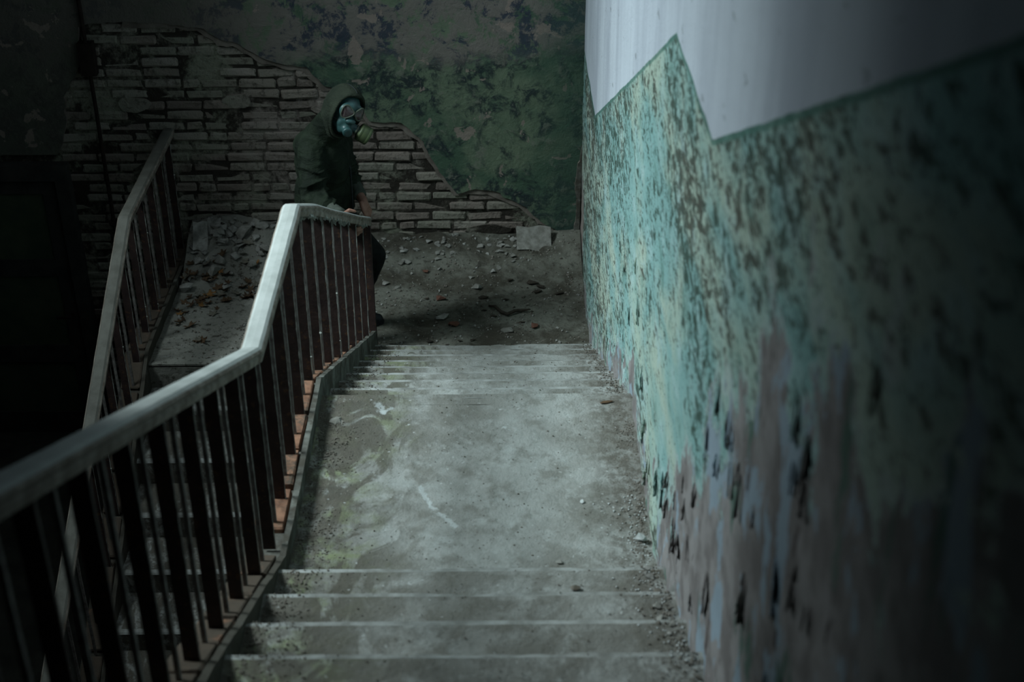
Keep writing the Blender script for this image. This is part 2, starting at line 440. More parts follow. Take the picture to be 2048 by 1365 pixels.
# loose, lifted flakes of paint on the right wall: free edge towards the foot of the upper stair
def flakes():
    pr = []
    for vv in range(10):
        w, hgt = R.uniform(0.03, 0.06), R.uniform(0.045, 0.13); curl = R.uniform(0.007, 0.016)
        nx, ny = 3, 8; v = []; f = []; ed = [R.uniform(0.3, 1.0) for _ in range(ny + 1)]; ed[0] = 0.15; ed[-1] = 0.2
        for side in (0, 1):
            for j in range(ny + 1):
                for i in range(nx + 1):
                    u = i / nx; t = j / ny
                    yy = 0.01 - u * w * ed[j]
                    out = -curl * u ** 1.6 * ed[j] - 0.0015
                    v.append((out + (0.0022 if side else 0), yy, t * hgt + 0.006 * nz(vv, t * 5, u)))
        N = (nx + 1) * (ny + 1)
        for j in range(ny):
            for i in range(nx):
                a = j * (nx + 1) + i
                f.append((a, a + 1, a + nx + 2, a + nx + 1)); f.append((N + a, N + a + nx + 1, N + a + nx + 2, N + a + 1))
        rim = [i for i in range(nx + 1)] + [j * (nx + 1) + nx for j in range(1, ny + 1)] + [ny * (nx + 1) + i for i in range(nx - 1, -1, -1)] + [j * (nx + 1) for j in range(ny - 1, 0, -1)]
        for q in range(len(rim)):
            a, b = rim[q], rim[(q + 1) % len(rim)]; f.append((a, a + N, b + N, b))
        me = fix_normals(mesh('paint_flake', v, f)); me.materials.append(M['painted_plaster']); pr.append(me)
    spots = [(3.60, 3.30), (3.50, 3.22), (3.40, 3.42), (3.30, 3.35), (3.05, 4.05), (3.12, 3.85), (2.80, 4.1), (2.74, 4.0), (2.2, 4.55), (2.15, 4.45),
             (1.95, 4.3), (2.5, 3.85), (2.95, 3.45), (4.1, 3.0), (4.5, 2.98), (4.7, 3.05), (4.35, 2.9), (1.75, 4.9), (5.3, 3.0), (4.95, 3.2), (5.6, 3.1), (5.1, 3.35)]
    for _ in range(26):
        y = R.uniform(2.0, 4.6); spots.append((y, ZM + 0.481 * max(4.1 - y, 0) + R.uniform(0.02, 0.2 + 0.6 * max(0, min(1, (4.2 - y) / 1.6)))))
    for y, z in spots:
        o = link('paint_flake', R.choice(pr), parent=wr, loc=(XR - 0.003, y, z), rot=(R.uniform(-0.2, 0.2), 0, 0))
        q = R.uniform(0.7, 1.25); o.scale = (R.uniform(0.7, 1.3), q * 0.9, q)
flakes()

# back wall: mortar core, bricks where the plaster has fallen, plaster sheet
wb = slab('wall_back', (-4.4, XR + 0.4, YW, YW + 0.4, -0.05, 9.2), 'mortar')
main_edge = [(-2.716, 3.145), (-2.42, 3.172), (-2.166, 3.154), (-1.943, 3.13), (-1.822, 3.052), (-1.696, 3.018), (-1.574, 2.933), (-1.448, 2.881), (-1.286, 2.863),
             (-1.164, 2.725), (-1.06, 2.70), (-1.001, 2.689), (-0.93, 2.57), (-0.88, 2.477), (-0.781, 2.466), (-0.68, 2.476), (-0.582, 2.386), (-0.518, 2.295), (-0.422, 2.11),
             (-0.306, 1.941), (-0.185, 1.978), (-0.065, 1.966), (0.056, 1.901), (0.16, 1.843), (0.265, 1.728), (0.37, 1.669), (0.494, 1.578), (0.543, 1.49)]
left_edge = [(-2.716, 3.145), (-2.757, 2.871), (-2.889, 2.665), (-2.901, 2.488), (-2.97, 2.273), (-2.88, 2.20), (-2.99, 1.9), (-3.0, 1.2)]
def ragged(pts, amp=0.011, seg=0.035):
    out = []
    for (a, b) in zip(pts, pts[1:]):
        n = max(1, int(math.dist(a, b) / seg))
        for i in range(n):
            t = i / n; x = a[0] + (b[0] - a[0]) * t; z = a[1] + (b[1] - a[1]) * t
            out.append((x + amp * 1.6 * nz(x, z, 1, 17), z + amp * 1.6 * nz(x, z, 9, 17)))
    out.append(pts[-1]); return out
plaster_poly = ragged(main_edge) + [(0.543, 9.15), (-3.98, 9.15), (-3.98, 2.25), (-3.0, 2.25)] + list(reversed(ragged(left_edge[:5])))[1:-1]
def inside(p, poly):
    x, z = p; c = False
    for i in range(len(poly)):
        (x1, z1), (x2, z2) = poly[i], poly[i - 1]
        if (z1 > z) != (z2 > z) and x < (x2 - x1) * (z - z1) / (z2 - z1) + x1: c = not c
    return c
def sheet(name, poly, th, mat, parent, y=YW):
    bm = bmesh.new()
    vs = [bm.verts.new((x, y - th, z)) for x, z in poly]
    fc = bm.faces.new(vs)
    r = bmesh.ops.extrude_face_region(bm, geom=[fc])
    for e in r['geom']:
        if isinstance(e, bmesh.types.BMVert): e.co.y += th + 0.01
    bmesh.ops.triangulate(bm, faces=[q for q in bm.faces if len(q.verts) > 4])
    bmesh.ops.recalc_face_normals(bm, faces=bm.faces)
    for q in bm.faces:
        if abs(q.normal.y) < 0.5: q.material_index = 1
    return link(name, bm_mesh(name, bm), [mat, 'torn_edge'], parent)
sheet('plaster_sheet', plaster_poly, 0.032, 'ruined_plaster', wb)
# coarse undercoat showing as a torn rim below the finish coat
und = [(x - 0.018 - 0.03 * max(0, nz(x, z, 4, 3.1)), z - 0.022 - 0.05 * max(0, nz(x, z, 7, 2.6))) for x, z in main_edge[1:-2]]
sheet('plaster_undercoat', ragged(und, 0.014, 0.03) + [(0.40, 1.80), (0.0, 2.05), (-0.6, 2.6), (-1.2, 3.0), (-2.0, 3.3), (-2.4, 3.3)], 0.019, 'torn_edge', wb)
def blobpoly(cx, cz, rx, rz, n=22, seed=0):
    return [(cx + rx * (1 + 0.35 * nz(math.cos(a) * 1.5, math.sin(a) * 1.5, seed)) * math.cos(a), cz + rz * (1 + 0.35 * nz(math.cos(a) * 1.5, math.sin(a) * 1.5, seed + 7)) * math.sin(a))
            for a in [2 * PI * i / n for i in range(n)]]
for i, (cx, cz, rx, rz) in enumerate([(-1.17, 2.56, 0.09, 0.035), (-2.36, 2.07, 0.16, 0.12), (-1.75, 2.62, 0.10, 0.05), (-2.45, 2.6, 0.1, 0.06), (-0.1, 1.66, 0.16, 0.035)]):
    sheet('plaster_patch', blobpoly(cx, cz, rx, rz, seed=i * 3), 0.016, 'mortar' if i in (1, 4) else 'old_brick', wb)
# the strip of bare plaster rounding the far corner
sheet('corner_render', ragged([(0.545, 1.45), (0.47, 1.47), (0.50, 1.62), (0.515, 1.8), (0.50, 2.0), (0.525, 2.2), (0.545, 2.3)], 0.012, 0.03), 0.05, 'kerb_plaster', wb)

def brick_meshes():
    out = []
    for k in range(10):
        L = 0.118 if k >= 7 else 0.243
        bm = bmesh.new(); bmesh.ops.create_cube(bm, size=1)
        bmesh.ops.scale(bm, vec=(L, 0.11, 0.064), verts=bm.verts)
        bmesh.ops.bevel(bm, geom=list(bm.edges), offset=0.012, segments=1, affect='EDGES')
        for v in bm.verts:
            v.co += Vector((R.uniform(-1, 1) * 0.006, R.uniform(-1, 1) * 0.006, R.uniform(-1, 1) * 0.0055))
        me = bm_mesh('brick', bm); me.materials.append(M['old_brick']); out.append(me)
    return out
BR = brick_meshes()
def lay_bricks():
    cand = []
    z = 1.32 + 0.0375; row = 0
    rows = [(0.04 + 0.075 * i) for i in range(45)]
    for row, z in enumerate(rows):
        x = -3.35 + (0.125 if row % 2 else 0) + R.uniform(-0.02, 0.02)
        while x < XR - 0.05:
            half = R.random() < 0.16
            L = 0.125 if half else 0.25
            cx = x + L / 2
            low_ok = z > 1.36 or (cx < -2.2 and z > 0.05 and cx > -2.93)
            if low_ok and cx + L / 2 < XR + 0.06 and not (inside((cx - L * 0.3, z), plaster_poly) and inside((cx + L * 0.3, z), plaster_poly)) and not (cx < -2.90 and z < 2.25):
                cand.append((cx, z, half))
            x += L
    cand.sort(key=lambda c: (c[1] < 1.36, abs(c[0] + 1.0)))
    for i, (cx, z, half) in enumerate(cand[:300]):
        o = link('brick', R.choice(BR[7:]) if half else R.choice(BR[:7]), parent=wb,
                 loc=(cx, YW + 0.055 - R.choice([R.uniform(0.006, 0.018), R.uniform(0.004, 0.012), R.uniform(-0.004, 0.006)]), z + R.uniform(-0.003, 0.003)), rot=(R.uniform(-0.03, 0.03), R.uniform(-0.012, 0.012), R.uniform(-0.03, 0.03)))
    if len(cand) > 300:
        mb = MB()
        for cx, z, half in cand[300:]:
            me = BR[8] if half else BR[2]
            mb.add([(v.co.x + cx, v.co.y + YW + 0.045, v.co.z + z) for v in me.vertices], [tuple(p.vertices) for p in me.polygons])
        tag(mb.build('distant_bricks', 'old_brick', wb), kind='stuff')
    return len(cand)
lay_bricks()

# left wall with the high window, front wall behind the camera, ceiling, ground floor
def left_wall():
    mb = MB(); W = WIN; x0, x1 = W['x'] - 0.3, W['x']
    mb.box(x0, x1, -2.4, W['y0'], -0.05, 9.2); mb.box(x0, x1, W['y1'], YW + 0.4, -0.05, 9.2)
    mb.box(x0, x1, W['y0'], W['y1'], -0.05, W['z0']); mb.box(x0, x1, W['y0'], W['y1'], W['z1'], 9.2)
    tag(mb.build('wall_left', 'dark_plaster'), kind='structure')
    w = empty('window_1', (W['x'] - 0.2, W['y0'], W['z0'])); tag(w, kind='structure')
    fr = MB(); y0, y1, z0, z1 = 0, W['y1'] - W['y0'], 0, W['z1'] - W['z0']
    fr.box(-0.03, 0.03, y0, y1, z0, z0 + 0.06); fr.box(-0.03, 0.03, y0, y1, z1 - 0.06, z1)
    fr.box(-0.03, 0.03, y0, y0 + 0.06, z0 + 0.06, z1 - 0.06); fr.box(-0.03, 0.03, y1 - 0.06, y1, z0 + 0.06, z1 - 0.06)
    fr.build('window_frame', 'window_paint', w)
    mu = MB(); mu.box(-0.02, 0.02, (y0 + y1) / 2 - 0.025, (y0 + y1) / 2 + 0.025, 0.06, z1 - 0.06); mu.build('mullion', 'window_paint', w)
left_wall()
slab('wall_front', (-4.3, XR + 0.4, -2.4, -2.0, -0.05, 9.2), 'dark_plaster')
mb = MB(); sx0, sx1, sy0, sy1 = -1.8, 0.0, 4.5, 6.3                  # opening over the well, added for the overhead fill lamp
for b in ((-4.3, sx0, -2.4, YW + 0.4), (sx1, XR + 0.4, -2.4, YW + 0.4), (sx0, sx1, -2.4, sy0), (sx0, sx1, sy1, YW + 0.4)): mb.box(*b, 9.2, 9.4)
tag(mb.build('ceiling', 'dark_plaster'), kind='structure')
w2 = empty('added_window_2', (sx0, sy0, 9.4)); tag(w2, kind='structure')  # unseen frame, added to dress the fill lamp's opening
fr = MB(); L = 1.8
for b in ((0, L, 0, 0.06), (0, L, L - 0.06, L), (0, 0.06, 0.06, L - 0.06), (L - 0.06, L, 0.06, L - 0.06)): fr.box(*b, 0.0, 0.06)
fr.build('window_frame', 'window_paint', w2)
for q in (0.6, 1.2):
    fr = MB(); fr.box(q - 0.02, q + 0.02, 0.06, L - 0.06, 0.0, 0.05); fr.build('glazing_bar', 'window_paint', w2)
slab('floor', (-4.3, XR + 0.4, -2.4, YW + 0.4, -0.25, 0.0), 'floor_grime')
slab('floor_upper_landing', (-2.3, XR + 0.02, -2.0, Y1 - T1 * 11 - 0.05, ZT - 0.22, ZT), 'concrete')

# lower landing: uneven dirt
def landing(name, x0, x1, y0, y1, z, mat, d=0.04, amp=0.006, th=0.22):
    nx, ny = max(2, int((x1 - x0) / d)), max(2, int((y1 - y0) / d)); v = []
    for j in range(ny + 1):
        for i in range(nx + 1):
            x = x0 + (x1 - x0) * i / nx; y = y0 + (y1 - y0) * j / ny
            e = amp * (nz(x, y, z, 3) + 0.5 * nz(x, y, z, 11))
            if j == 0 or j == ny: e = min(e, 0) * 0.5
            v.append((x, y, z + e))
    f = [(j * (nx + 1) + i, j * (nx + 1) + i + 1, (j + 1) * (nx + 1) + i + 1, (j + 1) * (nx + 1) + i) for j in range(ny) for i in range(nx)]
    mb = MB(); mb.add(v, f)
    bv, bf = box_vf(x0, x1, y0, y1, z - th, z - 0.012); mb.add(bv, bf)
    # skirt closing the gap between the skin and the slab
    for edge in ([i for i in range(nx + 1)], [ny * (nx + 1) + i for i in range(nx, -1, -1)], [j * (nx + 1) for j in range(ny, -1, -1)], [j * (nx + 1) + nx for j in range(ny + 1)]):
        n = len(mb.v); top = [mb.v[i] for i in edge]
        mb.v += top + [(p[0], p[1], z - 0.02) for p in top]; m = len(top)
        for q in range(m - 1): mb.f.append((n + q, n + m + q, n + m + q + 1, n + q + 1)); mb.mi.append(0)
    o = mb.build(name, mat); tag(o, kind='structure'); return o
landing('floor_lower_landing', -2.32, XR + 0.01, YB2 + 0.005, YW + 0.01, ZL, 'dirt')
landing('floor_middle_landing', XK - 0.02, XR + 0.01, Y1 - 0.02, Y2, ZM, 'concrete')

# a step: worn tread with a chipped nosing
def step_mesh(x0, x1, yr, yn, zt, zr, seed, sgn=1):
    """tread from the riser above (yr) out to its nosing (yn); zr is the level below"""
    n = 44; v = []; f = []
    prof = [(yr - sgn * 0.02, zt), ((yr + yn) / 2, zt), (yn - sgn * 0.030, zt), (yn - sgn * 0.008, zt - 0.004), (yn, zt - 0.014), (yn - sgn * 0.002, zt - 0.05), (yn - sgn * 0.006, zr - 0.015)]
    for i in range(n + 1):
        x = x0 + (x1 - x0) * i / n
        for j, (y, z) in enumerate(prof):
            wy = wz = 0
            if j in (3, 4):
                c = nz(x, seed, 0, 2.2) + 0.6 * nz(x, seed, 3, 13)
                wy = -sgn * max(0, c) * 0.014; wz = -max(0, c) * 0.007
            if j in (0, 1, 2): wz = 0.003 * nz(x, y, seed, 5)
            if j == 1: wz -= 0.004
            v.append((x, y + wy, z + wz))
    m = len(prof)
    for i in range(n):
        for j in range(m - 1):
            a = i * m + j; f.append((a, a + m, a + m + 1, a + 1) if sgn > 0 else (a, a + 1, a + m + 1, a + m))
    for i in (0, n):
        a = i * m; base = [a + j for j in range(m)]
        v.append((v[a][0], yr - sgn * 0.02, zr - 0.015)); f.append(tuple(base + [len(v) - 1]))
    f.append((0, n * m, len(v) - 1, len(v) - 2)); f.append((m - 1, len(v) - 2, len(v) - 1, n * m + m - 1))
    me = mesh('step', v, f)
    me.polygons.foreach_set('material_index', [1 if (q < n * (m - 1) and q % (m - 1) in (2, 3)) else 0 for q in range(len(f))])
    return fix_normals(me)
def flight(name, x0, x1, steps, soffit, sgn):
    root = link(name, fix_normals(mesh(name, *prism(soffit, x0, x1))), 'concrete'); tag(root, kind='structure')
    for i, (yr, yn, zt, zr) in enumerate(steps):
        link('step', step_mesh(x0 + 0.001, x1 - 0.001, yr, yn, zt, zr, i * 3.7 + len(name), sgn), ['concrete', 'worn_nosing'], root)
    return root
# upper flight
st = [(Y1 - T1 * (k + 1), Y1 - T1 * k, ZM + R1 * (k + 1), ZM + R1 * k) for k in range(12)]
sf = [(Y1 - 0.05, ZM - 0.05), (Y1 - T1 * 11.5, ZT - 0.12), (Y1 - T1 * 11.5, ZT - 0.32), (Y1 + 0.1, ZM - 0.25)]
flight('stair_flight_slab', XK - 0.01, XR + 0.012, st, sf, 1)
# lower flight
st = [(Y2 + T2 * (k - 1), Y2 + T2 * k, ZM - R2 * k, ZM - R2 * (k + 1)) for k in range(1, 9)]
st = [(Y2 - 0.06, Y2, ZM - 0.0005, ZM - R2)] + st
sf = [(Y2 - 0.02, ZM - R2 - 0.05), (Y2 - 0.02, ZM - 0.42), (YB2 - 0.02, ZL - 0.24), (YB2 - 0.02, ZL - 0.01)]
flight('stair_flight_slab', XK - 0.01, XR + 0.012, st, sf, 1)
# flight down to the ground floor, left of the well
st = [(YN3 + 0.1, YN3, ZL + 0.001, ZL - R3)] + [(YN3 - T3 * (k - 1), YN3 - T3 * k, ZL - R3 * k, ZL - R3 * (k + 1)) for k in range(1, 9)]
sf = [(YN3 + 0.02, ZL - R3 - 0.03), (YN3 + 0.02, ZL - 0.40), (YN3 - T3 * 8 + 0.1, 0.0), (YN3 - T3 * 8 - 0.02, 0.0), (YN3 - T3 * 8 - 0.02, 0.06)]
flight('stair_flight_slab', XL - 0.01, X3R, st, sf, -1)

# added unseen flight left of the well, cut short, shades the near handrail
YU = Y1 - T1 * 11 + 0.05
st = [(YU + T1 * (k + 1), YU + T1 * k, ZT + R1 * (k + 1), ZT + R1 * k) for k in range(8)]
sf = [(YU + 0.02, ZT), (YU + T1 * 8, ZT + R1 * 7.6), (YU + T1 * 8, ZT + R1 * 7 - 0.18), (YU + 0.02, ZT - 0.22)]
flight('stair_flight_slab', XL - 0.15, X3R - 0.21, st, sf, -1)

# ------------------------------------------------------------------ kerbs with exposed brick tops
def kerb(name, poly_top, xi, xo, drop, bricks):
    top = poly_top; bot = [(y, z - drop) for y, z in reversed(top)]
    # resample with a little unevenness
    pts = []
    for (a, b) in zip(top, top[1:]):
        n = max(2, int(math.dist(a, b) / 0.06))
        for i in range(n):
            t = i / n; y = a[0] + (b[0] - a[0]) * t; z = a[1] + (b[1] - a[1]) * t
            pts.append((y, z + 0.007 * nz(y, z, xi, 6) + 0.005 * nz(y, z, xi, 17)))
    pts.append(top[-1])
    m = len(pts); mb = MB(); v = []
    sg = 1 if xi > xo else -1
    wi = xi - sg * 0.022
    for y, z in pts:
        e = 0.004 * nz(y, z, 2, 8)
        v += [(xi + e, y, z - drop), (xi + e, y, z), (wi, y, z + 0.002), (wi, y, z - 0.03), (xo, y, z - 0.03), (xo, y, z - drop)]
    f = []
    for i in range(m - 1):
        for j in range(6):
            a = i * 6 + j; b = i * 6 + (j + 1) % 6; f.append((a, b, b + 6, a + 6))
    f += [tuple(range(6)), tuple(range(6 * m - 1, 6 * m - 7, -1))]
    mb.add(v, f)
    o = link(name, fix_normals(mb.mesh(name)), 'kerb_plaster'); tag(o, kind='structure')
    for (a, b) in zip(top, top[1:]):
        L = math.dist(a, b); n = int(L / 0.255); ang = math.atan2(b[1] - a[1], b[0] - a[0])
        for i in range(n):
            t = (i + 0.5) / n; y = a[0] + (b[0] - a[0]) * t; z = a[1] + (b[1] - a[1]) * t
            if not bricks(y): continue
            q = link('brick', KB[i % len(KB)], parent=o, loc=((wi + xo) / 2, y, z - 0.030 + R.uniform(-0.004, 0.004)), rot=(ang + R.uniform(-0.02, 0.02), 0, R.uniform(-0.02, 0.02)))
    return o
KB = []
for k in range(4):
    bm = bmesh.new(); bmesh.ops.create_cube(bm, size=1); bmesh.ops.scale(bm, vec=(0.112, 0.24, 0.05), verts=bm.verts)
    bmesh.ops.bevel(bm, geom=list(bm.edges), offset=0.006, segments=1, affect='EDGES')
    for v in bm.verts: v.co += Vector([R.uniform(-1, 1) * 0.003 for _ in range(3)])
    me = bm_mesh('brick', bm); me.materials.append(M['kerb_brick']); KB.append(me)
KH = 0.075
ktop = [(Y1 - T1 * 11, ZT + 0.018), (3.95, ZM + R1 * 0.5 + 0.018), (4.12, ZM + KH), (Y2 + 0.02, ZM + KH), (YB2 + 0.12, ZL + 0.16)]
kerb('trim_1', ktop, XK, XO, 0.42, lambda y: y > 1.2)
ktop3 = [(YW, ZL + KH), (YN3, ZL + KH), (YN3 - T3 * 8.4, KH + 0.03)]
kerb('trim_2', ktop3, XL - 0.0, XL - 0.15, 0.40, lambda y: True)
slab('trim_3', (X3R - 0.005, X3R + 0.05, YN3 - T3 * 8, YB2 + 0.02, -0.0, 0.02), 'kerb_plaster')

# ------------------------------------------------------------------ railings
def rail_mesh(path, w=0.075, hgt=0.052):
    """path of (x, y, z) for the rail's top middle; rounded top faces use slot 0, sides slot 1"""
    prof = [(-w / 2 + 0.004, -hgt), (w / 2 - 0.004, -hgt), (w / 2, -hgt * 0.62), (w / 2 - 0.005, -hgt * 0.5), (w / 2 + 0.003, -hgt * 0.30), (w / 2 - 0.004, -0.008), (w / 2 - 0.014, -0.0005), (0, 0.001),
            (-w / 2 + 0.014, -0.0005), (-w / 2 + 0.004, -0.008), (-w / 2 - 0.003, -hgt * 0.30), (-w / 2 + 0.005, -hgt * 0.5), (-w / 2, -hgt * 0.62)]
    m = len(prof); mb = MB(); v = []
    P = [Vector(p) for p in path]
    for i, p in enumerate(P):
        d = (P[min(i + 1, len(P) - 1)] - P[max(i - 1, 0)]).normalized()
        s = Vector((d.y, -d.x, 0)).normalized(); u = s.cross(d).normalized()
        j = 0.0016 * nz(p.y, p.z, 1, 21)
        for a, b in prof: v.append(p + s * (a + j) + u * b)
    for i in range(len(P) - 1):
        for j in range(m):
            a = i * m + j; b = i * m + (j + 1) % m
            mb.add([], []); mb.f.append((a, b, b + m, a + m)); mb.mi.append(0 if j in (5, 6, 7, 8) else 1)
    mb.v = [tuple(q) for q in v]
    mb.f += [tuple(reversed(range(m))), tuple(range(len(v) - m, len(v)))]; mb.mi += [1, 1]
    me = mb.mesh('handrail'); fix_normals(me); return me
def lerp_path(keys, seg=0.05):
    out = []
    for a, b in zip(keys, keys[1:]):
        n = max(1, int(math.dist(a, b) / seg))
        out += [tuple(a[k] + (b[k] - a[k]) * i / n for k in range(3)) for i in range(n)]
    return out + [keys[-1]]
def z_on(keys, y):
    for a, b in zip(keys, keys[1:]):
        lo_, hi_ = min(a[1], b[1]), max(a[1], b[1])
        if lo_ <= y <= hi_ and hi_ > lo_:
            t = (y - a[1]) / (b[1] - a[1]); return a[0] + (b[0] - a[0]) * t, a[2] + (b[2] - a[2]) * t
    return keys[-1][0], keys[-1][2]
BAL = {}
def baluster(parent, x, y, z0, z1, wide, seed):
    """a flat bar across the stair, or a thin rod, standing on the kerb"""
    H = z1 - z0; mb = MB(); w, t = (0.022, 0.005) if wide else (0.0065, 0.0065)
    n = 6
    for i in range(n):
        a, b = H * i / n, H * (i + 1) / n
        o1 = 0.002 * nz(seed, i, 0, 0.9); o2 = 0.002 * nz(seed, i + 1, 0, 0.9)
        v = [(-w + o1, -t, a), (w + o1, -t, a), (w + o1, t, a), (-w + o1, t, a), (-w + o2, -t, b), (w + o2, -t, b), (w + o2, t, b), (-w + o2, t, b)]
        f = [(0, 1, 5, 4), (1, 2, 6, 5), (2, 3, 7, 6), (3, 0, 4, 7)]
        if i == 0: f.append((3, 2, 1, 0))
        if i == n - 1: f.append((4, 5, 6, 7))
        mb.add(v, f)
    o = mb.build('baluster', 'maroon_metal' if wide else 'grey_rod', parent, loc=(x, y, z0))
    o.location = Vector((x, y, z0)) - parent.location
    # dust and lint caught on the lit edge
    if wide and y > 2.5:
        fr = MB(); r = random.Random(seed * 7 + 1); zz = 0.0; pts = []; rad = []
        while zz < H:
            pts.append((w + r.uniform(-0.001, 0.001), -t - 0.001, zz)); rad.append(r.choice([0.0006, 0.001, 0.0014, 0.0022]) * r.uniform(0.6, 1.3)); zz += r.uniform(0.012, 0.045)
        fr.tube(pts, rad, 4)
        for _ in range(r.choice([0, 0, 1, 2]) if y > 5 else 0):
            a = r.uniform(0.05, H * 0.85); s = r.uniform(0.003, 0.007)
            fr.tube([(w, -t, a - s * 1.5), (w + s * 0.4, -t - s * 0.5, a), (w, -t, a + s)], [s * 0.3, s, s * 0.2], 5)
        tag(fr.build('dust_fringe', 'dust_fringe', o), 'pale dust clinging to the bar edge')
    return o
def railing(name, keys, kerb_fn, ys, label, loc, paint='rail_paint'):
    root = empty(name, loc); tag(root, label, 'railing')
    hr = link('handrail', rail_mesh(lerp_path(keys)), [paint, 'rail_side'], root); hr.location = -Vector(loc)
    tag(hr, 'worn pale painted wooden handrail' if paint == 'rail_paint' else 'dull brownish grey handrail')
    for i, y in enumerate(ys):
        x, zt = z_on(keys, y)
        baluster(root, x + 0.0, y, kerb_fn(y) - 0.02, zt - 0.045, i % 2 == 0, i + (100 if loc[0] < -2 else 0))
    return root
rk = [(-0.85, -0.6, 5.33), (-0.85, 0.55, 5.33), (-0.843, 4.09, 3.625), (-0.838, 5.145, 3.655), (-0.83, 5.6, 3.44), (-0.822, 6.12, 3.165), (-0.815, 6.6, 2.92), (-0.806, 7.1, 2.66), (-0.797, 7.52, 2.45)]
def kz1(y):
    for a, b in zip(ktop, ktop[1:]):
        if a[0] <= y <= b[0]: return a[1] + (b[1] - a[1]) * (y - a[0]) / (b[0] - a[0])
    return ktop[-1][1]
ys = [1.15 + 0.1435 * i for i in range(45)]
ys = [y for y in ys if y < 7.45]
r1 = railing('stair_railing', rk, kz1, ys, 'stair railing with pale handrail and flat maroon balusters beside the lit landing', (XK - 0.07, 4.1, ZM))
# end post of the railing
mb = MB(); pz0, pz1 = ZL + 0.0, 2.41
for i in range(8):
    a, b = pz0 + (pz1 - pz0) * i / 8, pz0 + (pz1 - pz0) * (i + 1) / 8
    s = 0.020 + 0.003 * nz(a, 1, 1, 7); s2 = 0.020 + 0.003 * nz(b, 1, 1, 7)
    v = [(-s, -s, a), (s, -s, a), (s, s, a), (-s, s, a), (-s2, -s2, b), (s2, -s2, b), (s2, s2, b), (-s2, s2, b)]
    mb.add(v, [(0, 1, 5, 4), (1, 2, 6, 5), (2, 3, 7, 6), (3, 0, 4, 7), (3, 2, 1, 0), (4, 5, 6, 7)])
p = mb.build('end_post', 'maroon_metal', r1); p.location = Vector((-0.797, 7.56, 0)) - r1.location
# lint hanging from the underside of the sloping handrail
fr = MB()
for i in range(150):
    y = R.uniform(5.2, 7.4); x, z = z_on(rk, y); s = R.uniform(0.003, 0.010); L = R.uniform(0.008, 0.035)
    xx = x + R.uniform(-0.03, 0.037); zz = z - 0.05
    fr.tube([(xx, y, zz), (xx + R.uniform(-.004, .004), y, zz - L * 0.5), (xx + R.uniform(-.006, .006), y, zz - L)], [s * 0.7, s, s * 0.15], 4)
q = fr.build('hanging_lint', 'dust_fringe', r1); q.location = -r1.location; tag(q, 'tufts of pale lint under the handrail', kind='stuff')

lk = [(-2.235, YW - 0.01, 2.43), (-2.235, 7.62, 2.415), (-2.245, YN3 - T3 * 8.6, 2.415 - R3 / T3 * (7.62 - YN3 + T3 * 8.6))]
def kz2(y):
    for a, b in zip(ktop3, ktop3[1:]):
        if b[0] <= y <= a[0]: return a[1] + (b[1] - a[1]) * (y - a[0]) / (b[0] - a[0])
    return ktop3[-1][1]
ys = [YW - 0.10 - 0.1435 * i for i in range(26)]
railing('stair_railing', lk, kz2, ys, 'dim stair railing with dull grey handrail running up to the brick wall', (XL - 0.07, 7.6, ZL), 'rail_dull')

# ------------------------------------------------------------------ pipe and door at the back wall
mb = MB(); pts = [(-2.683 + 0.008 * nz(z, 2, 2, 2), YW - 0.055, z) for z in [0.02 + i * 0.15 for i in range(61)]]
pipe = empty('wall_pipe', (-2.683, YW - 0.055, 0)); tag(pipe, 'thin rusty pipe running up the dark brick wall', 'pipe')
o = MB(); o.tube([(p[0] + 2.683, p[1] - YW + 0.055, p[2]) for p in pts], 0.014, 8); o.build('pipe_run', 'pipe_rust', pipe, True)
for z in (0.9, 1.75, 2.93, 4.3):
    o = MB(); o.box(-0.03, 0.03, -0.02, 0.055, -0.012, 0.012); o.build('bracket', 'pipe_rust', pipe, loc=(0, 0, z))
o = MB(); o.box(-0.055, 0.045, -0.022, 0.055, -0.11, 0.11); o.build('junction_plate', 'pipe_rust', pipe, loc=(0.0, 0, 2.93))

door = empty('door_1', (-3.45, YW - 0.02, 0)); tag(door, kind='structure')
o = MB(); x0, x1 = -0.45, 0.42
for b in ((x1, x1 + 0.09, -0.07, 0.03, 0, 2.19), (x0 - 0.09, x0, -0.07, 0.03, 0, 2.19), (x0, x1, -0.07, 0.03, 2.08, 2.19)): o.box(*b)
o.build('door_frame', 'door_frame_paint', door)
lf = MB()
for b in ((x0, x0 + 0.11, -0.03, 0.015, 0.01, 2.08), (x1 - 0.11, x1, -0.03, 0.015, 0.01, 2.08), (x0 + 0.11, x1 - 0.11, -0.03, 0.015, 1.97, 2.08), (x0 + 0.11, x1 - 0.11, -0.03, 0.015, 1.33, 1.46),
          (x0 + 0.11, x1 - 0.11, -0.03, 0.015, 0.62, 0.76), (x0 + 0.11, x1 - 0.11, -0.03, 0.015, 0.01, 0.18)): lf.box(*b)
dl = lf.build('door_leaf', 'door_frame_paint', door)
for a, b in ((1.46, 1.97), (0.76, 1.33), (0.18, 0.62)):
    o = MB(); o.box(x0 + 0.105, x1 - 0.105, -0.012, 0.012, a - 0.005, b + 0.005); o.build('door_panel', 'door_green', dl)
o = MB(); o.tube([(x1 - 0.06, -0.03, 1.02), (x1 - 0.06, -0.075, 1.02), (x1 - 0.16, -0.08, 1.02)], 0.010, 8); o.build('door_handle', 'pipe_rust', dl, True)

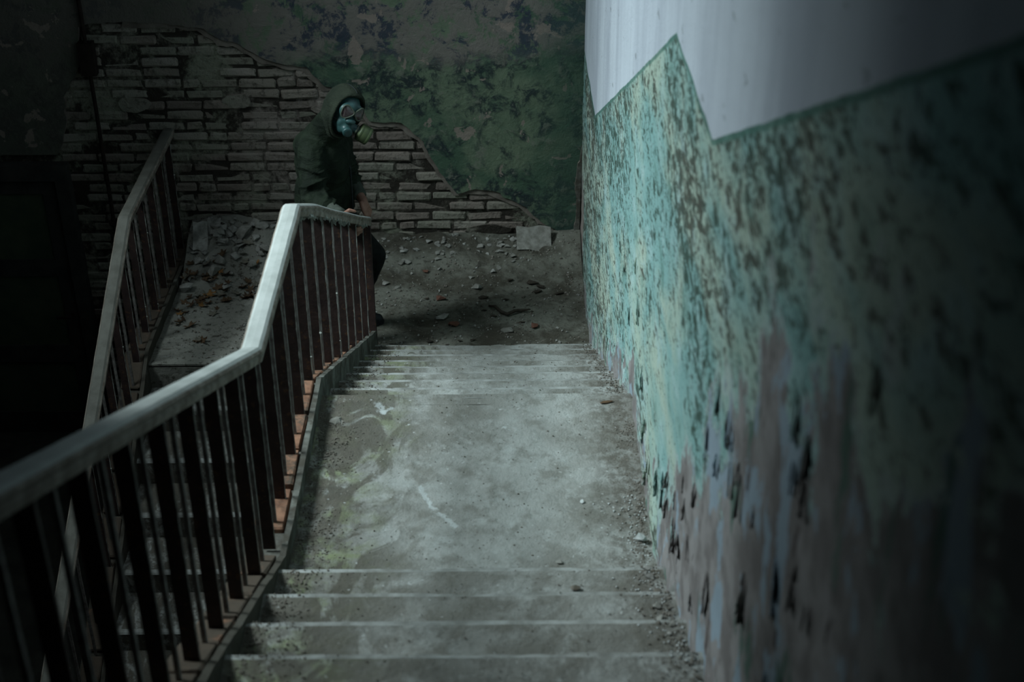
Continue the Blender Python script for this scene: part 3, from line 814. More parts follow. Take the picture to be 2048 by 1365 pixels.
# ------------------------------------------------------------------ person in a gas mask
simple('skin', (0.20, 0.10, 0.07), (0.28, 0.15, 0.11), 30, 0.6, 0.3, 0.2)
simple('trouser_black', (0.010, 0.011, 0.011), (0.018, 0.019, 0.018), 20, 0.95, 0.1, 0.2)
simple('boot_black', (0.010, 0.011, 0.015), (0.022, 0.023, 0.028), 20, 0.6, 0.3, 0.2)
simple('mask_rubber', (0.022, 0.060, 0.060), (0.034, 0.085, 0.083), 14, 0.42, 0.45, 0.08)
simple('rim_metal', (0.06, 0.075, 0.055), (0.105, 0.12, 0.09), 30, 0.5, 0.4, 0.1)
simple('canister_olive', (0.038, 0.056, 0.022), (0.062, 0.084, 0.036), 16, 0.5, 0.4, 0.15)
simple('cuff_knit', (0.05, 0.06, 0.05), (0.075, 0.085, 0.07), 60, 0.95, 0.1, 0.6)
simple('glove_liner', (0.03, 0.05, 0.055), (0.045, 0.07, 0.075), 60, 0.95, 0.1, 0.4)
simple('mask_strap', (0.015, 0.02, 0.02), (0.025, 0.03, 0.03), 30, 0.8, 0.2, 0.2)
def cloth_mat(name, a, b, rough=0.9, spec=0.15):
    k = NT(name, rough, spec); p = k.pos()
    f = k.noise(p, 9, 5, 0.6); q = k.noise(k.scale(p, (1, 1, 2.2)), 26, 4, 0.6, 0.8)
    k.bump(k.math('ADD', k.math('MULTIPLY', q, 1.0), k.math('MULTIPLY', k.noise(p, 300, 2, 0.5), 0.12)), 0.6, 0.012)
    M[name] = k.col(k.mix(k.step(f, 0.35, 0.65), a, b))
cloth_mat('jacket_olive', (0.0065, 0.010, 0.0065), (0.015, 0.022, 0.0135), 0.75, 0.12)
cloth_mat('hood_olive', (0.014, 0.019, 0.013), (0.027, 0.034, 0.023))
k = NT('lens_glass', 0.08, 0.6); k.b.inputs['Coat Weight'].default_value = 0.5
M['lens_glass'] = k.col(k.mix(k.step(k.noise(k.pos(), 40, 3, 0.5), 0.35, 0.65), (0.045, 0.030, 0.032), (0.10, 0.065, 0.07)))

BASE = Vector((-1.0, 7.72, ZL))
BF = Vector((0.94, -0.34, 0)).normalized(); BR_ = Vector((BF.y, -BF.x, 0)); BU = Vector((0, 0, 1))
HC = Vector((-0.880, 7.50, 3.122))
hf = Vector((0.52, -0.85, -0.10)).normalized(); hs = BU.cross(hf).normalized(); hu = hf.cross(hs)
rho = math.radians(24); hs, hu = hs * math.cos(rho) - hu * math.sin(rho), hu * math.cos(rho) + hs * math.sin(rho)
def H(a, b, c): return HC + hs * a + hu * b + hf * c          # left, up, forward of the head

class Prims:
    def __init__(s): s.bm = bmesh.new()
    def ell(s, c, ax, rad, seg=20):
        m = Matrix((ax[0], ax[1], ax[2])).transposed() @ Matrix.Diagonal(rad)
        bmesh.ops.create_uvsphere(s.bm, u_segments=seg, v_segments=seg // 2 + 2, radius=1, matrix=Matrix.Translation(c) @ m.to_4x4())
    def cap(s, p, r, q, r2, n=14):
        p, q = Vector(p), Vector(q); d = (q - p); L = d.length; d.normalize(); u = d.orthogonal().normalized(); w = d.cross(u); rings = []
        st_ = [(-math.cos(a) * r, math.sin(a) * r) for a in (0.35, 0.8, 1.2)] + [(0, r)] + [(L, r2)] + [(L + math.cos(a) * r2, math.sin(a) * r2) for a in (1.2, 0.8, 0.35)]
        for t, rr in st_: rings.append([s.bm.verts.new(p + d * t + (u * math.cos(2 * PI * k / n) + w * math.sin(2 * PI * k / n)) * rr) for k in range(n)])
        for a, b in zip(rings, rings[1:]):
            for k in range(n): s.bm.faces.new((a[k], a[(k + 1) % n], b[(k + 1) % n], b[k]))
        s.bm.faces.new(list(reversed(rings[0]))); s.bm.faces.new(rings[-1])
    def chain(s, pts, rad):
        for i in range(len(pts) - 1): s.cap(pts[i], rad[i], pts[i + 1], rad[i + 1])
    def done(s, name, voxel, smooth=4, disp=None):
        bmesh.ops.recalc_face_normals(s.bm, faces=s.bm.faces)
        me = bm_mesh('tmp', s.bm); o = bpy.data.objects.new('tmp', me); C.objects.link(o)
        md = o.modifiers.new('r', 'REMESH'); md.mode = 'VOXEL'; md.voxel_size = voxel
        dg = bpy.context.evaluated_depsgraph_get(); ev = o.evaluated_get(dg)
        out = bpy.data.meshes.new_from_object(ev); out.name = name
        bpy.data.objects.remove(o); bpy.data.meshes.remove(me)
        bm = bmesh.new(); bm.from_mesh(out)
        for _ in range(smooth): bmesh.ops.smooth_vert(bm, verts=bm.verts, factor=0.5, use_axis_x=True, use_axis_y=True, use_axis_z=True)
        if disp:
            bm.normal_update()
            for v, c in [(v, v.co + v.normal * disp(v.co)) for v in bm.verts]: v.co = c
        bm.to_mesh(out); bm.free()
        out.materials.clear()
        out.polygons.foreach_set('use_smooth', [True] * len(out.polygons))
        return out
def place(name, me, mat, parent=None):
    for v in me.vertices: v.co -= BASE
    o = link(name, me, mat, parent)
    if parent is None: o.location = BASE
    return o

SH_R, EL_R, WR_R = Vector((-1.075, 7.46, 2.87)), Vector((-1.065, 7.31, 2.655)), Vector((-0.895, 7.135, 2.645))
SH_L, EL_L, WR_L = Vector((-0.965, 7.80, 2.86)), Vector((-0.93, 7.80, 2.60)), Vector((-0.835, 7.62, 2.545))
def hand_rail(P):
    """right hand: palm against the rail's far side, fingers hooked under it, thumb on top"""
    P.chain([WR_R, (-0.872, 7.125, 2.620), (-0.862, 7.120, 2.585)], [0.027, 0.026, 0.024])
    P.chain([(-0.866, 7.10, 2.61), (-0.862, 7.10, 2.535)], [0.021, 0.019]); P.chain([(-0.872, 7.145, 2.61), (-0.866, 7.14, 2.545)], [0.021, 0.018])
    for i, (dz, ln) in enumerate(((0.0, 0.072), (-0.019, 0.078), (-0.038, 0.073), (-0.055, 0.058))):
        z = 2.588 + dz; y = 7.105 + 0.006 * i
        P.chain([(-0.868, y, z), (-0.868 + ln * 0.45, y - 0.016, z - 0.002), (-0.868 + ln * 0.85, y - 0.010, z - 0.004), (-0.868 + ln * 1.15, y + 0.012, z - 0.006)], [0.0105, 0.0098, 0.009, 0.0075])
    P.chain([(-0.872, 7.09, 2.62), (-0.868, 7.068, 2.685), (-0.836, 7.062, 2.712), (-0.805, 7.07, 2.700)], [0.014, 0.012, 0.0105, 0.008])
def hand_hang(P):
    """left hand: relaxed, half curled, hanging in front of the hip"""
    P.chain([WR_L, (-0.815, 7.585, 2.525), (-0.802, 7.56, 2.50)], [0.027, 0.027, 0.026])
    for i, (dy, ln) in enumerate(((-0.028, 0.068), (-0.009, 0.075), (0.010, 0.071), (0.028, 0.056))):
        a = Vector((-0.800 + 0.004 * i, 7.552 + dy, 2.492)); P.chain([a, a + Vector((0.016, -0.004, -ln * 0.5)), a + Vector((0.010, -0.002, -ln * 0.95)), a + Vector((-0.010, 0.0, -ln * 1.2))], [0.0115, 0.0105, 0.0095, 0.008])
        P.chain([(-0.812, 7.572 + dy * 0.6, 2.52), a], [0.014, 0.0125])
    P.chain([(-0.822, 7.545, 2.525), (-0.808, 7.512, 2.495), (-0.796, 7.506, 2.462)], [0.013, 0.0115, 0.0085])

# body: one continuous skin from head to ankles
P = Prims()
P.ell(H(0, 0.015, -0.01), (hs, hf, hu), (0.070, 0.092, 0.100)); P.ell(H(0, -0.062, 0.022), (hs, hf, hu), (0.046, 0.056, 0.050)); P.ell(H(0, -0.02, 0.075), (hs, hf, hu), (0.012, 0.016, 0.020))
for sgn in (-1, 1): P.ell(H(sgn * 0.068, 0.0, -0.02), (hs, hf, hu), (0.010, 0.018, 0.028))
P.chain([H(0, -0.05, -0.03), (-0.99, 7.585, 2.92)], [0.055, 0.065])
P.ell((-1.035, 7.60, 2.76), (BF, BR_, BU), (0.12, 0.16, 0.20)); P.ell((-1.05, 7.66, 2.48), (BF, BR_, BU), (0.12, 0.15, 0.22))
P.chain([SH_R, EL_R, WR_R], [0.052, 0.042, 0.028]); P.chain([SH_L, EL_L, WR_L], [0.052, 0.042, 0.028])
P.chain([(-1.0, 7.74, 2.36), (-0.775, 7.76, 2.06), (-0.93, 7.86, 1.66), (-0.93, 7.86, 1.57)], [0.08, 0.055, 0.036, 0.036]); P.chain([(-0.95, 7.86, 1.545), (-0.83, 7.90, 1.54)], [0.032, 0.026])
P.chain([(-1.08, 7.61, 2.36), (-1.0, 7.56, 1.97), (-1.10, 7.62, 1.66), (-1.10, 7.62, 1.57)], [0.08, 0.055, 0.036, 0.036]); P.chain([(-1.11, 7.62, 1.545), (-0.99, 7.58, 1.54)], [0.032, 0.026])
hand_rail(P); hand_hang(P)
person = place('person', P.done('person', 0.0042, 2), 'skin')
tag(person, 'person in dark hooded jacket and gas mask gripping the handrail on the lower landing', 'person')

def along(c, p, q):
    d = q - p; L = d.length; t = max(0, min(1, (c - p).dot(d) / (L * L))); return t * L, (c - (p + d * t)).length
def folds(c):
    a = 1 - abs(nz(c.x, c.y, c.z * 1.0, 8)); d = nz(c.x, c.y, c.z, 4)
    e = 0.008 * (a - 0.75) + 0.006 * d
    for p, q, off in ((SH_R, EL_R, 0.0), (EL_R, WR_R, 0.28), (SH_L, EL_L, 0.1), (EL_L, WR_L, 0.4)):
        t, r_ = along(c, p, q)
        if r_ < 0.12:                                              # folds run round the sleeve
            w = sm((0.12 - r_) / 0.04) * (sm(t / 0.12) if off < 0.2 else 1); ph = (t + off) * 36 + 5.0 * nz(c.x, c.y, c.z, 5) + 2.2 * nz(c.x + 3, c.y, c.z, 11)
            e += w * (0.024 * (1 - abs(math.sin(ph))) ** 2 - 0.007) * (0.5 + 1.1 * abs(nz(c.x, c.y, c.z, 6)))
    b = 1 - abs(nz(c.x + 4, c.y * 0.8, c.z * 1.9, 13)); return e + 0.007 * (b - 0.75)
def sm(t): t = max(0, min(1, t)); return t * t * (3 - 2 * t)
P = Prims()
P.ell((-1.030, 7.60, 2.78), (BF, BR_, BU), (0.165, 0.19, 0.19)); P.ell((-1.045, 7.65, 2.52), (BF, BR_, BU), (0.172, 0.19, 0.25)); P.ell((-1.045, 7.67, 2.34), (BF, BR_, BU), (0.168, 0.185, 0.13))
P.ell((-1.055, 7.59, 2.88), (BF, BR_, BU), (0.135, 0.17, 0.095))
P.chain([(-1.03, 7.58, 2.92), H(-0.0, -0.07, -0.045)], [0.105, 0.088])
P.chain([SH_R, EL_R, WR_R + (EL_R - WR_R) * 0.48], [0.088, 0.080, 0.062]); P.chain([SH_L, EL_L, WR_L + (EL_L - WR_L) * 0.45], [0.086, 0.075, 0.058])
jk = place('jacket', P.done('jacket', 0.0075, 3, folds), 'jacket_olive', person); tag(jk, 'dark olive quilted jacket')
# knitted cuffs
for w, e, lab in ((WR_R, EL_R, 1), (WR_L, EL_L, 0)):
    mb = MB(); d = (e - w).normalized(); a = w + d * -0.012; pts = [a + d * 0.013 * i for i in range(8)]
    mb.tube([q - BASE for q in pts], [0.038 + 0.0024 * (i % 2) + 0.001 * i for i in range(8)], 16)
    mb.build('cuff', 'cuff_knit', jk, True)
# zip and pocket flaps along the front
mb = MB(); zp = [Vector((-1.035, 7.62, z)) + BF * (0.172 if z < 2.75 else 0.160) + BR_ * 0.0 for z in [2.25 + 0.06 * i for i in range(11)]]
mb.tube([q - BASE for q in zp], 0.006, 6); mb.build('zip', 'mask_strap', jk, True)

P = Prims()
P.ell((-1.04, 7.68, 2.35), (BF, BR_, BU), (0.15, 0.17, 0.13))
P.chain([(-0.99, 7.745, 2.36), (-0.785, 7.76, 2.065), (-0.93, 7.86, 1.66)], [0.100, 0.074, 0.056])
P.chain([(-1.08, 7.61, 2.36), (-1.0, 7.56, 1.97), (-1.10, 7.62, 1.66)], [0.100, 0.074, 0.056])
tr = place('trousers', P.done('trousers', 0.011, 3, lambda c: 0.006 * nz(c.x, c.y, c.z * 1.6, 12)), 'trouser_black', person); tag(tr, 'black trousers')
for hx, hy, tx, ty in ((-0.985, 7.845, -0.80, 7.905), (-1.145, 7.635, -0.96, 7.57)):
    P = Prims(); up = Vector((0.05, 0.012, 0)) + Vector((hx, hy, 0))
    P.chain([(up.x, up.y, 1.69), (up.x, up.y, 1.56)], [0.050, 0.047]); P.chain([(hx, hy, 1.545), (tx, ty, 1.54)], [0.040, 0.036]); P.cap((up.x, up.y, 1.60), 0.045, (tx - 0.03, ty, 1.55), 0.036)
    b = place('boot', P.done('boot', 0.008, 2), 'boot_black', person); tag(b, 'black boot')
    mb = MB(); n = 20; d = Vector((tx - hx, ty - hy, 0)); L = d.length; d.normalize(); s_ = Vector((d.y, -d.x, 0)); ring = []
    for k_ in range(n):
        a = 2 * PI * k_ / n; q = Vector((hx, hy, 0)) + d * (L / 2 + math.cos(a) * (L / 2 + 0.042)) + s_ * math.sin(a) * 0.045; ring.append(q)
    v = [(q.x - BASE.x, q.y - BASE.y, z - BASE.z) for z in (ZL + 0.004, ZL + 0.026) for q in ring]
    f = [tuple(reversed(range(n))), tuple(range(n, 2 * n))] + [(i, (i + 1) % n, (i + 1) % n + n, i + n) for i in range(n)]
    mb.add(v, f); mb.build('sole', 'boot_black', b)

# hood: rings from the rolled rim back over the skull
def hood():
    rings = [(0.050, 0.076, 0.098, -0.135), (0.070, 0.080, 0.104, -0.142), (0.080, 0.085, 0.110, -0.148), (0.083, 0.090, 0.116, -0.152), (0.078, 0.095, 0.122, -0.157), (0.066, 0.097, 0.127, -0.160), (0.060, 0.096, 0.128, -0.162),
             (0.042, 0.100, 0.134, -0.168), (0.015, 0.103, 0.139, -0.175), (-0.015, 0.104, 0.140, -0.182), (-0.050, 0.101, 0.134, -0.187), (-0.082, 0.090, 0.116, -0.187), (-0.108, 0.070, 0.086, -0.177), (-0.124, 0.040, 0.045, -0.15), (-0.128, 0.012, 0.0, -0.11)]
    n = 48; v = []; f = []
    for ri, (c, w, t, b) in enumerate(rings):
        for k_ in range(n):
            a = 2 * PI * k_ / n; cx, sx = math.sin(a), math.cos(a)
            e = 0.88
            xx = math.copysign(abs(cx) ** e, cx) * w; hh = math.copysign(abs(sx) ** e, sx) * (t if sx > 0 else -b)
            if sx < -0.2: xx *= 1 - 0.28 * (-sx - 0.2)
            cc = c - (0.03 * max(0, -sx) if ri < 7 else 0) - (0.022 * abs(cx) if ri < 8 else 0)
            q = H(xx, hh, cc); wr_ = 0.0
            if ri > 4: wr_ = 0.006 * (1 - abs(nz(q.x, q.y, q.z, 12)) - 0.6) + 0.004 * nz(q.x, q.y, q.z, 25)
            d_ = (q - H(0, 0, -0.02)).normalized()
            v.append(q + d_ * wr_)
    for i in range(len(rings) - 1):
        for k_ in range(n):
            a = i * n + k_; b = i * n + (k_ + 1) % n; f.append((a, b, b + n, a + n))
    f.append(tuple(range((len(rings) - 1) * n, len(rings) * n)))
    return fix_normals(mesh('hood', v, f, True)), v, n
hm, hv, hn = hood()
seam = [Vector(hv[i * hn]) for i in range(5, 13)]
ho = place('hood', hm, 'hood_olive', person); tag(ho, 'olive hood drawn tight around the mask')
mb = MB(); mb.tube([q - BASE + hu * 0.001 for q in seam], 0.0028, 5); mb.build('seam', 'mask_strap', ho, True)

# gas mask
P = Prims(); ax = (hs, hf, hu)
P.ell(H(0, 0.012, 0.005), ax, (0.078, 0.092, 0.108)); P.ell(H(0, -0.066, 0.038), ax, (0.046, 0.062, 0.058)); P.ell(H(0, -0.055, 0.012), ax, (0.066, 0.066, 0.062))
P.ell(H(0, -0.026, 0.094), ax, (0.036, 0.032, 0.019)); P.ell(H(0, -0.078, 0.085), ax, (0.030, 0.032, 0.028)); P.ell(H(0, 0.03, 0.06), ax, (0.045, 0.040, 0.055))
for sgn in (-1, 1): P.ell(H(sgn * 0.036, 0.024, 0.070), ax, (0.040, 0.024, 0.042)); P.ell(H(sgn * 0.030, -0.050, 0.05), ax, (0.026, 0.034, 0.034))
P.cap(H(0.035, -0.062, 0.07), 0.026, H(0.068, -0.070, 0.098), 0.024)
gm = place('gas_mask', P.done('gas_mask', 0.0045, 9), 'mask_rubber', person); tag(gm, 'teal rubber gas mask')
def disc_ring(c, nrm, upv, shape, r_tube, name, mat, parent):
    s_ = upv.cross(nrm).normalized(); u_ = nrm.cross(s_); n = len(shape); pts = [c + s_ * a + u_ * b for a, b in shape]
    mb = MB(); v = []; f = []; m = 8
    cen = sum(pts, Vector()) / n
    for i in range(n):
        o_ = (pts[i] - cen).normalized()
        for j in range(m): v.append(pts[i] + o_ * r_tube * math.cos(2 * PI * j / m) + nrm * r_tube * 1.2 * math.sin(2 * PI * j / m) - BASE)
    for i in range(n):
        for j in range(m): f.append((i * m + j, ((i + 1) % n) * m + j, ((i + 1) % n) * m + (j + 1) % m, i * m + (j + 1) % m))
    o = link(name, fix_normals(mesh(name, v, f, True)), mat, parent)
    return o, pts, cen
for sgn in (-1, 1):
    nrm = (hf * 0.93 + hs * sgn * 0.34 + hu * 0.02).normalized()
    c = H(sgn * 0.041, 0.022, 0.098)
    shp = []
    for i in range(28):
        a = 2 * PI * i / 28; r_ = 0.0340 * (1 + 0.10 * math.cos(3 * (a - PI / 2 + sgn * 0.5)))
        tipx = -sgn                                                     # nose side
        e = max(0, math.cos(a) * tipx) ** 3
        shp.append((math.cos(a) * r_ * (1 + 0.10 * e), math.sin(a) * r_ * 1.06 * (1 - 0.22 * e) + 0.004 * e))
    rg, pts, cen = disc_ring(c, nrm, hu, shp, 0.0042, 'eyepiece_rim', 'rim_metal', gm)
    v = [q - BASE + nrm * 0.0005 for q in pts] + [cen + nrm * 0.006 - BASE]; n = len(pts)
    inner = [(cen + (q - cen) * 0.55 + nrm * 0.0045 - BASE) for q in pts]
    v = [q - BASE for q in pts] + inner + [cen + nrm * 0.006 - BASE]
    f = [(i, (i + 1) % n, (i + 1) % n + n, i + n) for i in range(n)] + [(i + n, (i + 1) % n + n, 2 * n) for i in range(n)]
    ln = link('lens', fix_normals(mesh('lens', v, f, True)), 'lens_glass', gm); tag(ln, 'dark eyepiece lens')
def lathe(c, d, prof, n, name, mat, parent):
    d = d.normalized(); u = d.orthogonal().normalized(); w = d.cross(u); v = []; f = []
    for t, r_ in prof: v += [c + d * t + (u * math.cos(2 * PI * k_ / n) + w * math.sin(2 * PI * k_ / n)) * max(r_, 1e-4) - BASE for k_ in range(n)]
    for i in range(len(prof) - 1):
        for k_ in range(n): a = i * n + k_; b = i * n + (k_ + 1) % n; f.append((a, b, b + n, a + n))
    f += [tuple(reversed(range(n))), tuple(range(len(v) - n, len(v)))]
    me = fix_normals(mesh(name, v, f)); me.polygons.foreach_set('use_smooth', [len(p_.vertices) == 4 for p_ in me.polygons])
    return link(name, me, mat, parent)
vd = (hf * 0.90 - hu * 0.22 - hs * 0.25).normalized()
ev = lathe(H(0, -0.078, 0.095), vd, [(0, 0.022), (0.012, 0.023), (0.016, 0.0275), (0.034, 0.0275), (0.038, 0.0245), (0.0385, 0.012), (0.039, 0.002)], 24, 'exhale_valve', 'mask_rubber', gm); tag(ev, 'round teal exhale valve')
fd = (hs * 0.86 + hf * 0.46 - hu * 0.18).normalized()
fc = H(0.062, -0.068, 0.092)
cn = lathe(fc, fd, [(0.0, 0.020), (0.012, 0.021), (0.013, 0.040), (0.018, 0.049), (0.022, 0.0515), (0.030, 0.0515), (0.032, 0.0508), (0.036, 0.0508), (0.038, 0.0515), (0.062, 0.0515), (0.064, 0.0506), (0.067, 0.0506), (0.069, 0.0515), (0.078, 0.0515), (0.083, 0.048), (0.084, 0.030), (0.084, 0.004)], 36, 'filter_canister', 'canister_olive', gm); tag(cn, 'olive drum-shaped filter canister')
lathe(fc - fd * 0.004, fd, [(0, 0.026), (0.003, 0.029), (0.009, 0.029), (0.011, 0.026)], 28, 'canister_collar', 'rim_metal', gm)
for sgn in (-1, 1):
    mb = MB(); mb.tube([H(sgn * 0.058, -0.045, 0.055) - BASE, H(sgn * 0.074, -0.04, 0.02) - BASE, H(sgn * 0.086, -0.03, -0.03) - BASE], 0.006, 6); mb.build('strap', 'mask_strap', gm, True)

# ------------------------------------------------------------------ rubble, leaves and grit
def sm(t): t = max(0, min(1, t)); return t * t * (3 - 2 * t)
def heap(x, y):
    d = YW - y
    left = sm((-1.05 - x) / 0.35); right = 1 - left
    h_ = left * 0.27 * sm(1 - d / 0.72) + right * (0.13 * sm(1 - d / 0.62) + 0.05 * sm((x - 0.15) / 0.3) * sm(1 - d / 1.3))
    return ZL + h_ * (1 + 0.25 * nz(x, y, 0, 4)) + 0.016 * nz(x, y, 2, 12) * min(1, h_ * 14) - 0.004
def heap_mesh():
    v = []; f = []; nx, ny = 110, 52; x0, x1, y0, y1 = -2.15, XR - 0.004, YW - 1.25, YW + 0.0
    for j in range(ny + 1):
        for i in range(nx + 1):
            x = x0 + (x1 - x0) * i / nx; y = y0 + (y1 - y0) * j / ny
            v.append((x, y, heap(x, y)))
    f = [(j * (nx + 1) + i, j * (nx + 1) + i + 1, (j + 1) * (nx + 1) + i + 1, (j + 1) * (nx + 1) + i) for j in range(ny) for i in range(nx)]
    n = len(v); v += [(x0, y0, ZL - 0.02), (x1, y0, ZL - 0.02), (x1, y1, ZL - 0.02), (x0, y1, ZL - 0.02)]; f.append((n, n + 3, n + 2, n + 1))
    o = link('rubble', mesh('rubble', v, f), 'dirt'); tag(o, 'low bank of crumbled plaster and dirt along the foot of the brick wall', 'rubble', kind='stuff')
heap_mesh()
def chunk_mesh(seed, flat=0.55, n=11):
    r = random.Random(seed); bm = bmesh.new()
    for _ in range(n):
        d = Vector((r.gauss(0, 1), r.gauss(0, 1), r.gauss(0, 1))).normalized()
        bm.verts.new((d.x * r.uniform(0.8, 1.1), d.y * r.uniform(0.6, 1.0), d.z * flat * r.uniform(0.8, 1.0)))
    q = bmesh.ops.convex_hull(bm, input=bm.verts)
    bmesh.ops.delete(bm, geom=[g for g in q['geom_interior'] if isinstance(g, bmesh.types.BMVert)], context='VERTS')
    bmesh.ops.recalc_face_normals(bm, faces=bm.faces)
    return bm_mesh('chunk', bm)
CH = {}
def chunk(name, x, y, z, s, mat, label, cat, group=None, flat=0.55, rot=None, sc3=None, seed=None):
    key = (mat, round(flat, 1), R.randint(0, 5) if seed is None else seed)
    if key not in CH:
        me = chunk_mesh(hash(key[1:]) % 9999, flat); me.materials.append(M[mat]); CH[key] = me
    me = CH[key]
    o = link(name, me, loc=(x, y, z), rot=rot or (R.uniform(-0.35, 0.35), R.uniform(-0.35, 0.35), R.uniform(0, 6.3)))
    o.scale = sc3 or (s, s, s); tag(o, label, cat, group); return o
def heap_label(x, y, s, side):
    size = 'large' if s > 0.043 else 'medium' if s > 0.026 else 'small'
    if side == 'left':
        at = 'beside the dim railing' if x < -1.8 else 'behind the pale handrail' if x > -1.45 else 'in mid heap'
        row = 'against the brick wall' if y > 8.72 else 'on the front slope'
        return f'{size} plaster chunk {row} of the left heap, {at}'.replace('against the brick wall of', 'against the brick wall in'), 'rubble', f'{size} chunks {row} {at}'
    at = 'right beside the person' if x < -0.6 else 'below the torn plaster edge'
    row = 'against the brick wall' if y > 8.78 else 'in front of the low bank'
    return f'{size} pale landing chunk {row}, {at}', 'rubble', f'{size} landing chunks {row} {at}'
for i in range(125):
    x = R.uniform(-2.12, -1.12); y = YW - 0.04 - abs(R.gauss(0, 0.26)); s = R.choice([0.02, 0.026, 0.034, 0.045, 0.06]) * R.uniform(0.8, 1.25)
    if y < 8.2: continue
    chunk('plaster_chunk', x, y - s, heap(x, y - s) + s * 0.25, s, R.choice(['plaster_chunk', 'plaster_chunk', 'stone_chunk']), *heap_label(x, y, s, 'left'), R.choice([0.3, 0.5, 0.7]))
for i in range(90):
    x = R.uniform(-1.0, 0.10); y = YW - 0.03 - abs(R.gauss(0, 0.2)); s = R.choice([0.012, 0.016, 0.022, 0.03]) * R.uniform(0.8, 1.25)
    chunk('plaster_chunk', x, y - s, heap(x, y - s) + s * 0.25, s, R.choice(['stone_chunk', 'plaster_chunk', 'stone_chunk']), *heap_label(x, y, s, 'right'), R.choice([0.4, 0.6]))
def slabpiece(name, x, y, z, dims, rot, mat, label, cat='slab', seed=0):
    bm = bmesh.new(); bmesh.ops.create_cube(bm, size=1); r = random.Random(seed)
    bmesh.ops.subdivide_edges(bm, edges=bm.edges, cuts=2, use_grid_fill=True)
    for v in bm.verts: v.co = Vector((v.co.x * dims[0] * (1 + 0.25 * nz(v.co.y * 2, seed, 1)), v.co.y * dims[1] * (1 + 0.25 * nz(v.co.x * 2, seed, 5)), v.co.z * dims[2])) + Vector([r.uniform(-1, 1) * min(dims) * 0.1 for _ in range(3)])
    o = link(name, bm_mesh(name, bm), mat, loc=(x, y, z), rot=rot); tag(o, label, cat); return o
slabpiece('plaster_slab', 0.22, 8.80, heap(0.22, 8.72) + 0.055, (0.24, 0.17, 0.03), (0.75, 0.08, 0.1), 'stone_chunk', 'broken plaster slab leaning on the rubble near the green wall corner', seed=3)
slabpiece('plaster_slab', -1.52, 8.25, ZL + 0.018, (0.19, 0.16, 0.025), (0.08, 0.02, 0.9), 'stone_chunk', 'flat grey slab lying on the dim landing behind the pale handrail', seed=5)
slabpiece('plaster_slab', -2.06, 8.72, heap(-2.06, 8.66) + 0.075, (0.10, 0.20, 0.022), (0.9, 0.1, 0.15), 'plaster_chunk', 'pale upright slab leaning in the heap beside the dim railing', seed=8)
slabpiece('plaster_slab', -1.42, 8.84, heap(-1.42, 8.80) + 0.06, (0.15, 0.13, 0.03), (0.9, 0.0, -0.2), 'plaster_chunk', 'pale slab propped on the heap just left of the pale handrail top', seed=9)
o = slabpiece('wood_stick', -1.93, 8.76, heap(-1.93, 8.66) + 0.06, (0.025, 0.16, 0.02), (0.85, 0, -0.25), 'dark_chunk', 'short dark stick poking out of the rubble heap', 'stick', 11)
chunk('plaster_chunk', -0.389, 7.985, ZL + 0.012, 0.06, 'plaster_chunk', 'bright crumbled plaster lump on the lower landing below the steps', 'rubble', flat=0.3, rot=(0, 0, 0.4))
chunk('plaster_chunk', -0.19, 8.36, ZL + 0.016, 0.055, 'stone_chunk', 'rounded grey stone in the middle of the lower landing', 'rubble', flat=0.5, rot=(0, 0, 0.2))
chunk('plaster_chunk', 0.03, 7.80, ZL + 0.012, 0.05, 'stone_chunk', 'flat grey stone on the lower landing next to the reddish brick scraps', 'rubble', flat=0.3, rot=(0, 0, 1.2))
for x, y, s, lb in ((-0.41, 8.21, 0.045, 'reddish brick scrap lying above the bright plaster lump'), (-0.32, 7.87, 0.045, 'reddish brick scrap just below the bright plaster lump'), (0.20, 7.85, 0.04, 'reddish brick scrap near the green wall on the lower landing'),
                    (-0.52, 8.55, 0.03, 'small red brick scrap at the edge of the rubble bank')):
    chunk('brick_scrap', x, y, ZL + 0.014 if y < 8.4 else heap(x, y) + 0.008, s, 'brick_chunk', lb, 'rubble', flat=0.4, rot=(0.05, 0.1, x * 9))
# twisted black strap on the lower landing
mb = MB(); kp = [(-0.09, 8.105), (-0.05, 8.08), (-0.01, 8.02), (0.03, 7.985), (0.08, 8.02), (0.13, 8.045), (0.18, 8.035)]
cxm = 0.03; cym = 8.04
mb.tube([(a - cxm, b - cym, 0.014 + 0.012 * math.sin(i * 1.3) ** 2) for i, (a, b) in enumerate(kp)], [0.006, 0.010, 0.011, 0.012, 0.011, 0.010, 0.005], 7)
tag(mb.build('black_strap', 'dark_chunk', smooth=True, loc=(cxm, cym, ZL)), 'twisted black strap lying on the lower landing', 'strap')
dark_spots = [(-0.13, 8.23, 0.045), (0.02, 8.20, 0.03), (0.20, 8.42, 0.06), (0.26, 8.36, 0.045), (0.23, 8.30, 0.04), (-0.12, 8.06, 0.025), (-0.06, 7.98, 0.03), (0.37, 8.25, 0.04), (0.12, 7.90, 0.03), (-0.19, 7.68, 0.028), (-0.46, 7.66, 0.03), (-0.27, 7.67, 0.022), (-0.50, 8.22, 0.022), (0.05, 8.45, 0.03)]
def scrap_label(x, y):
    w = 'by the foot of the green wall' if x > 0.15 else 'at the edge of the lowest step' if y < 7.75 else 'near the twisted strap' if x > -0.2 else 'beside the bright plaster lump'
    return f'blackened scrap on the lower landing {w}', 'scrap', f'blackened scraps {w}'
for x, y, s in dark_spots:
    chunk('charred_scrap', x, y, heap(x, y) + 0.012 if y > 7.7 else ZL + 0.010, s, 'dark_chunk', *scrap_label(x, y), 0.4, rot=(R.uniform(-.1, .1), R.uniform(-.1, .1), R.uniform(-0.4, 0.4)), sc3=(s, s * 0.5, s * 0.7))
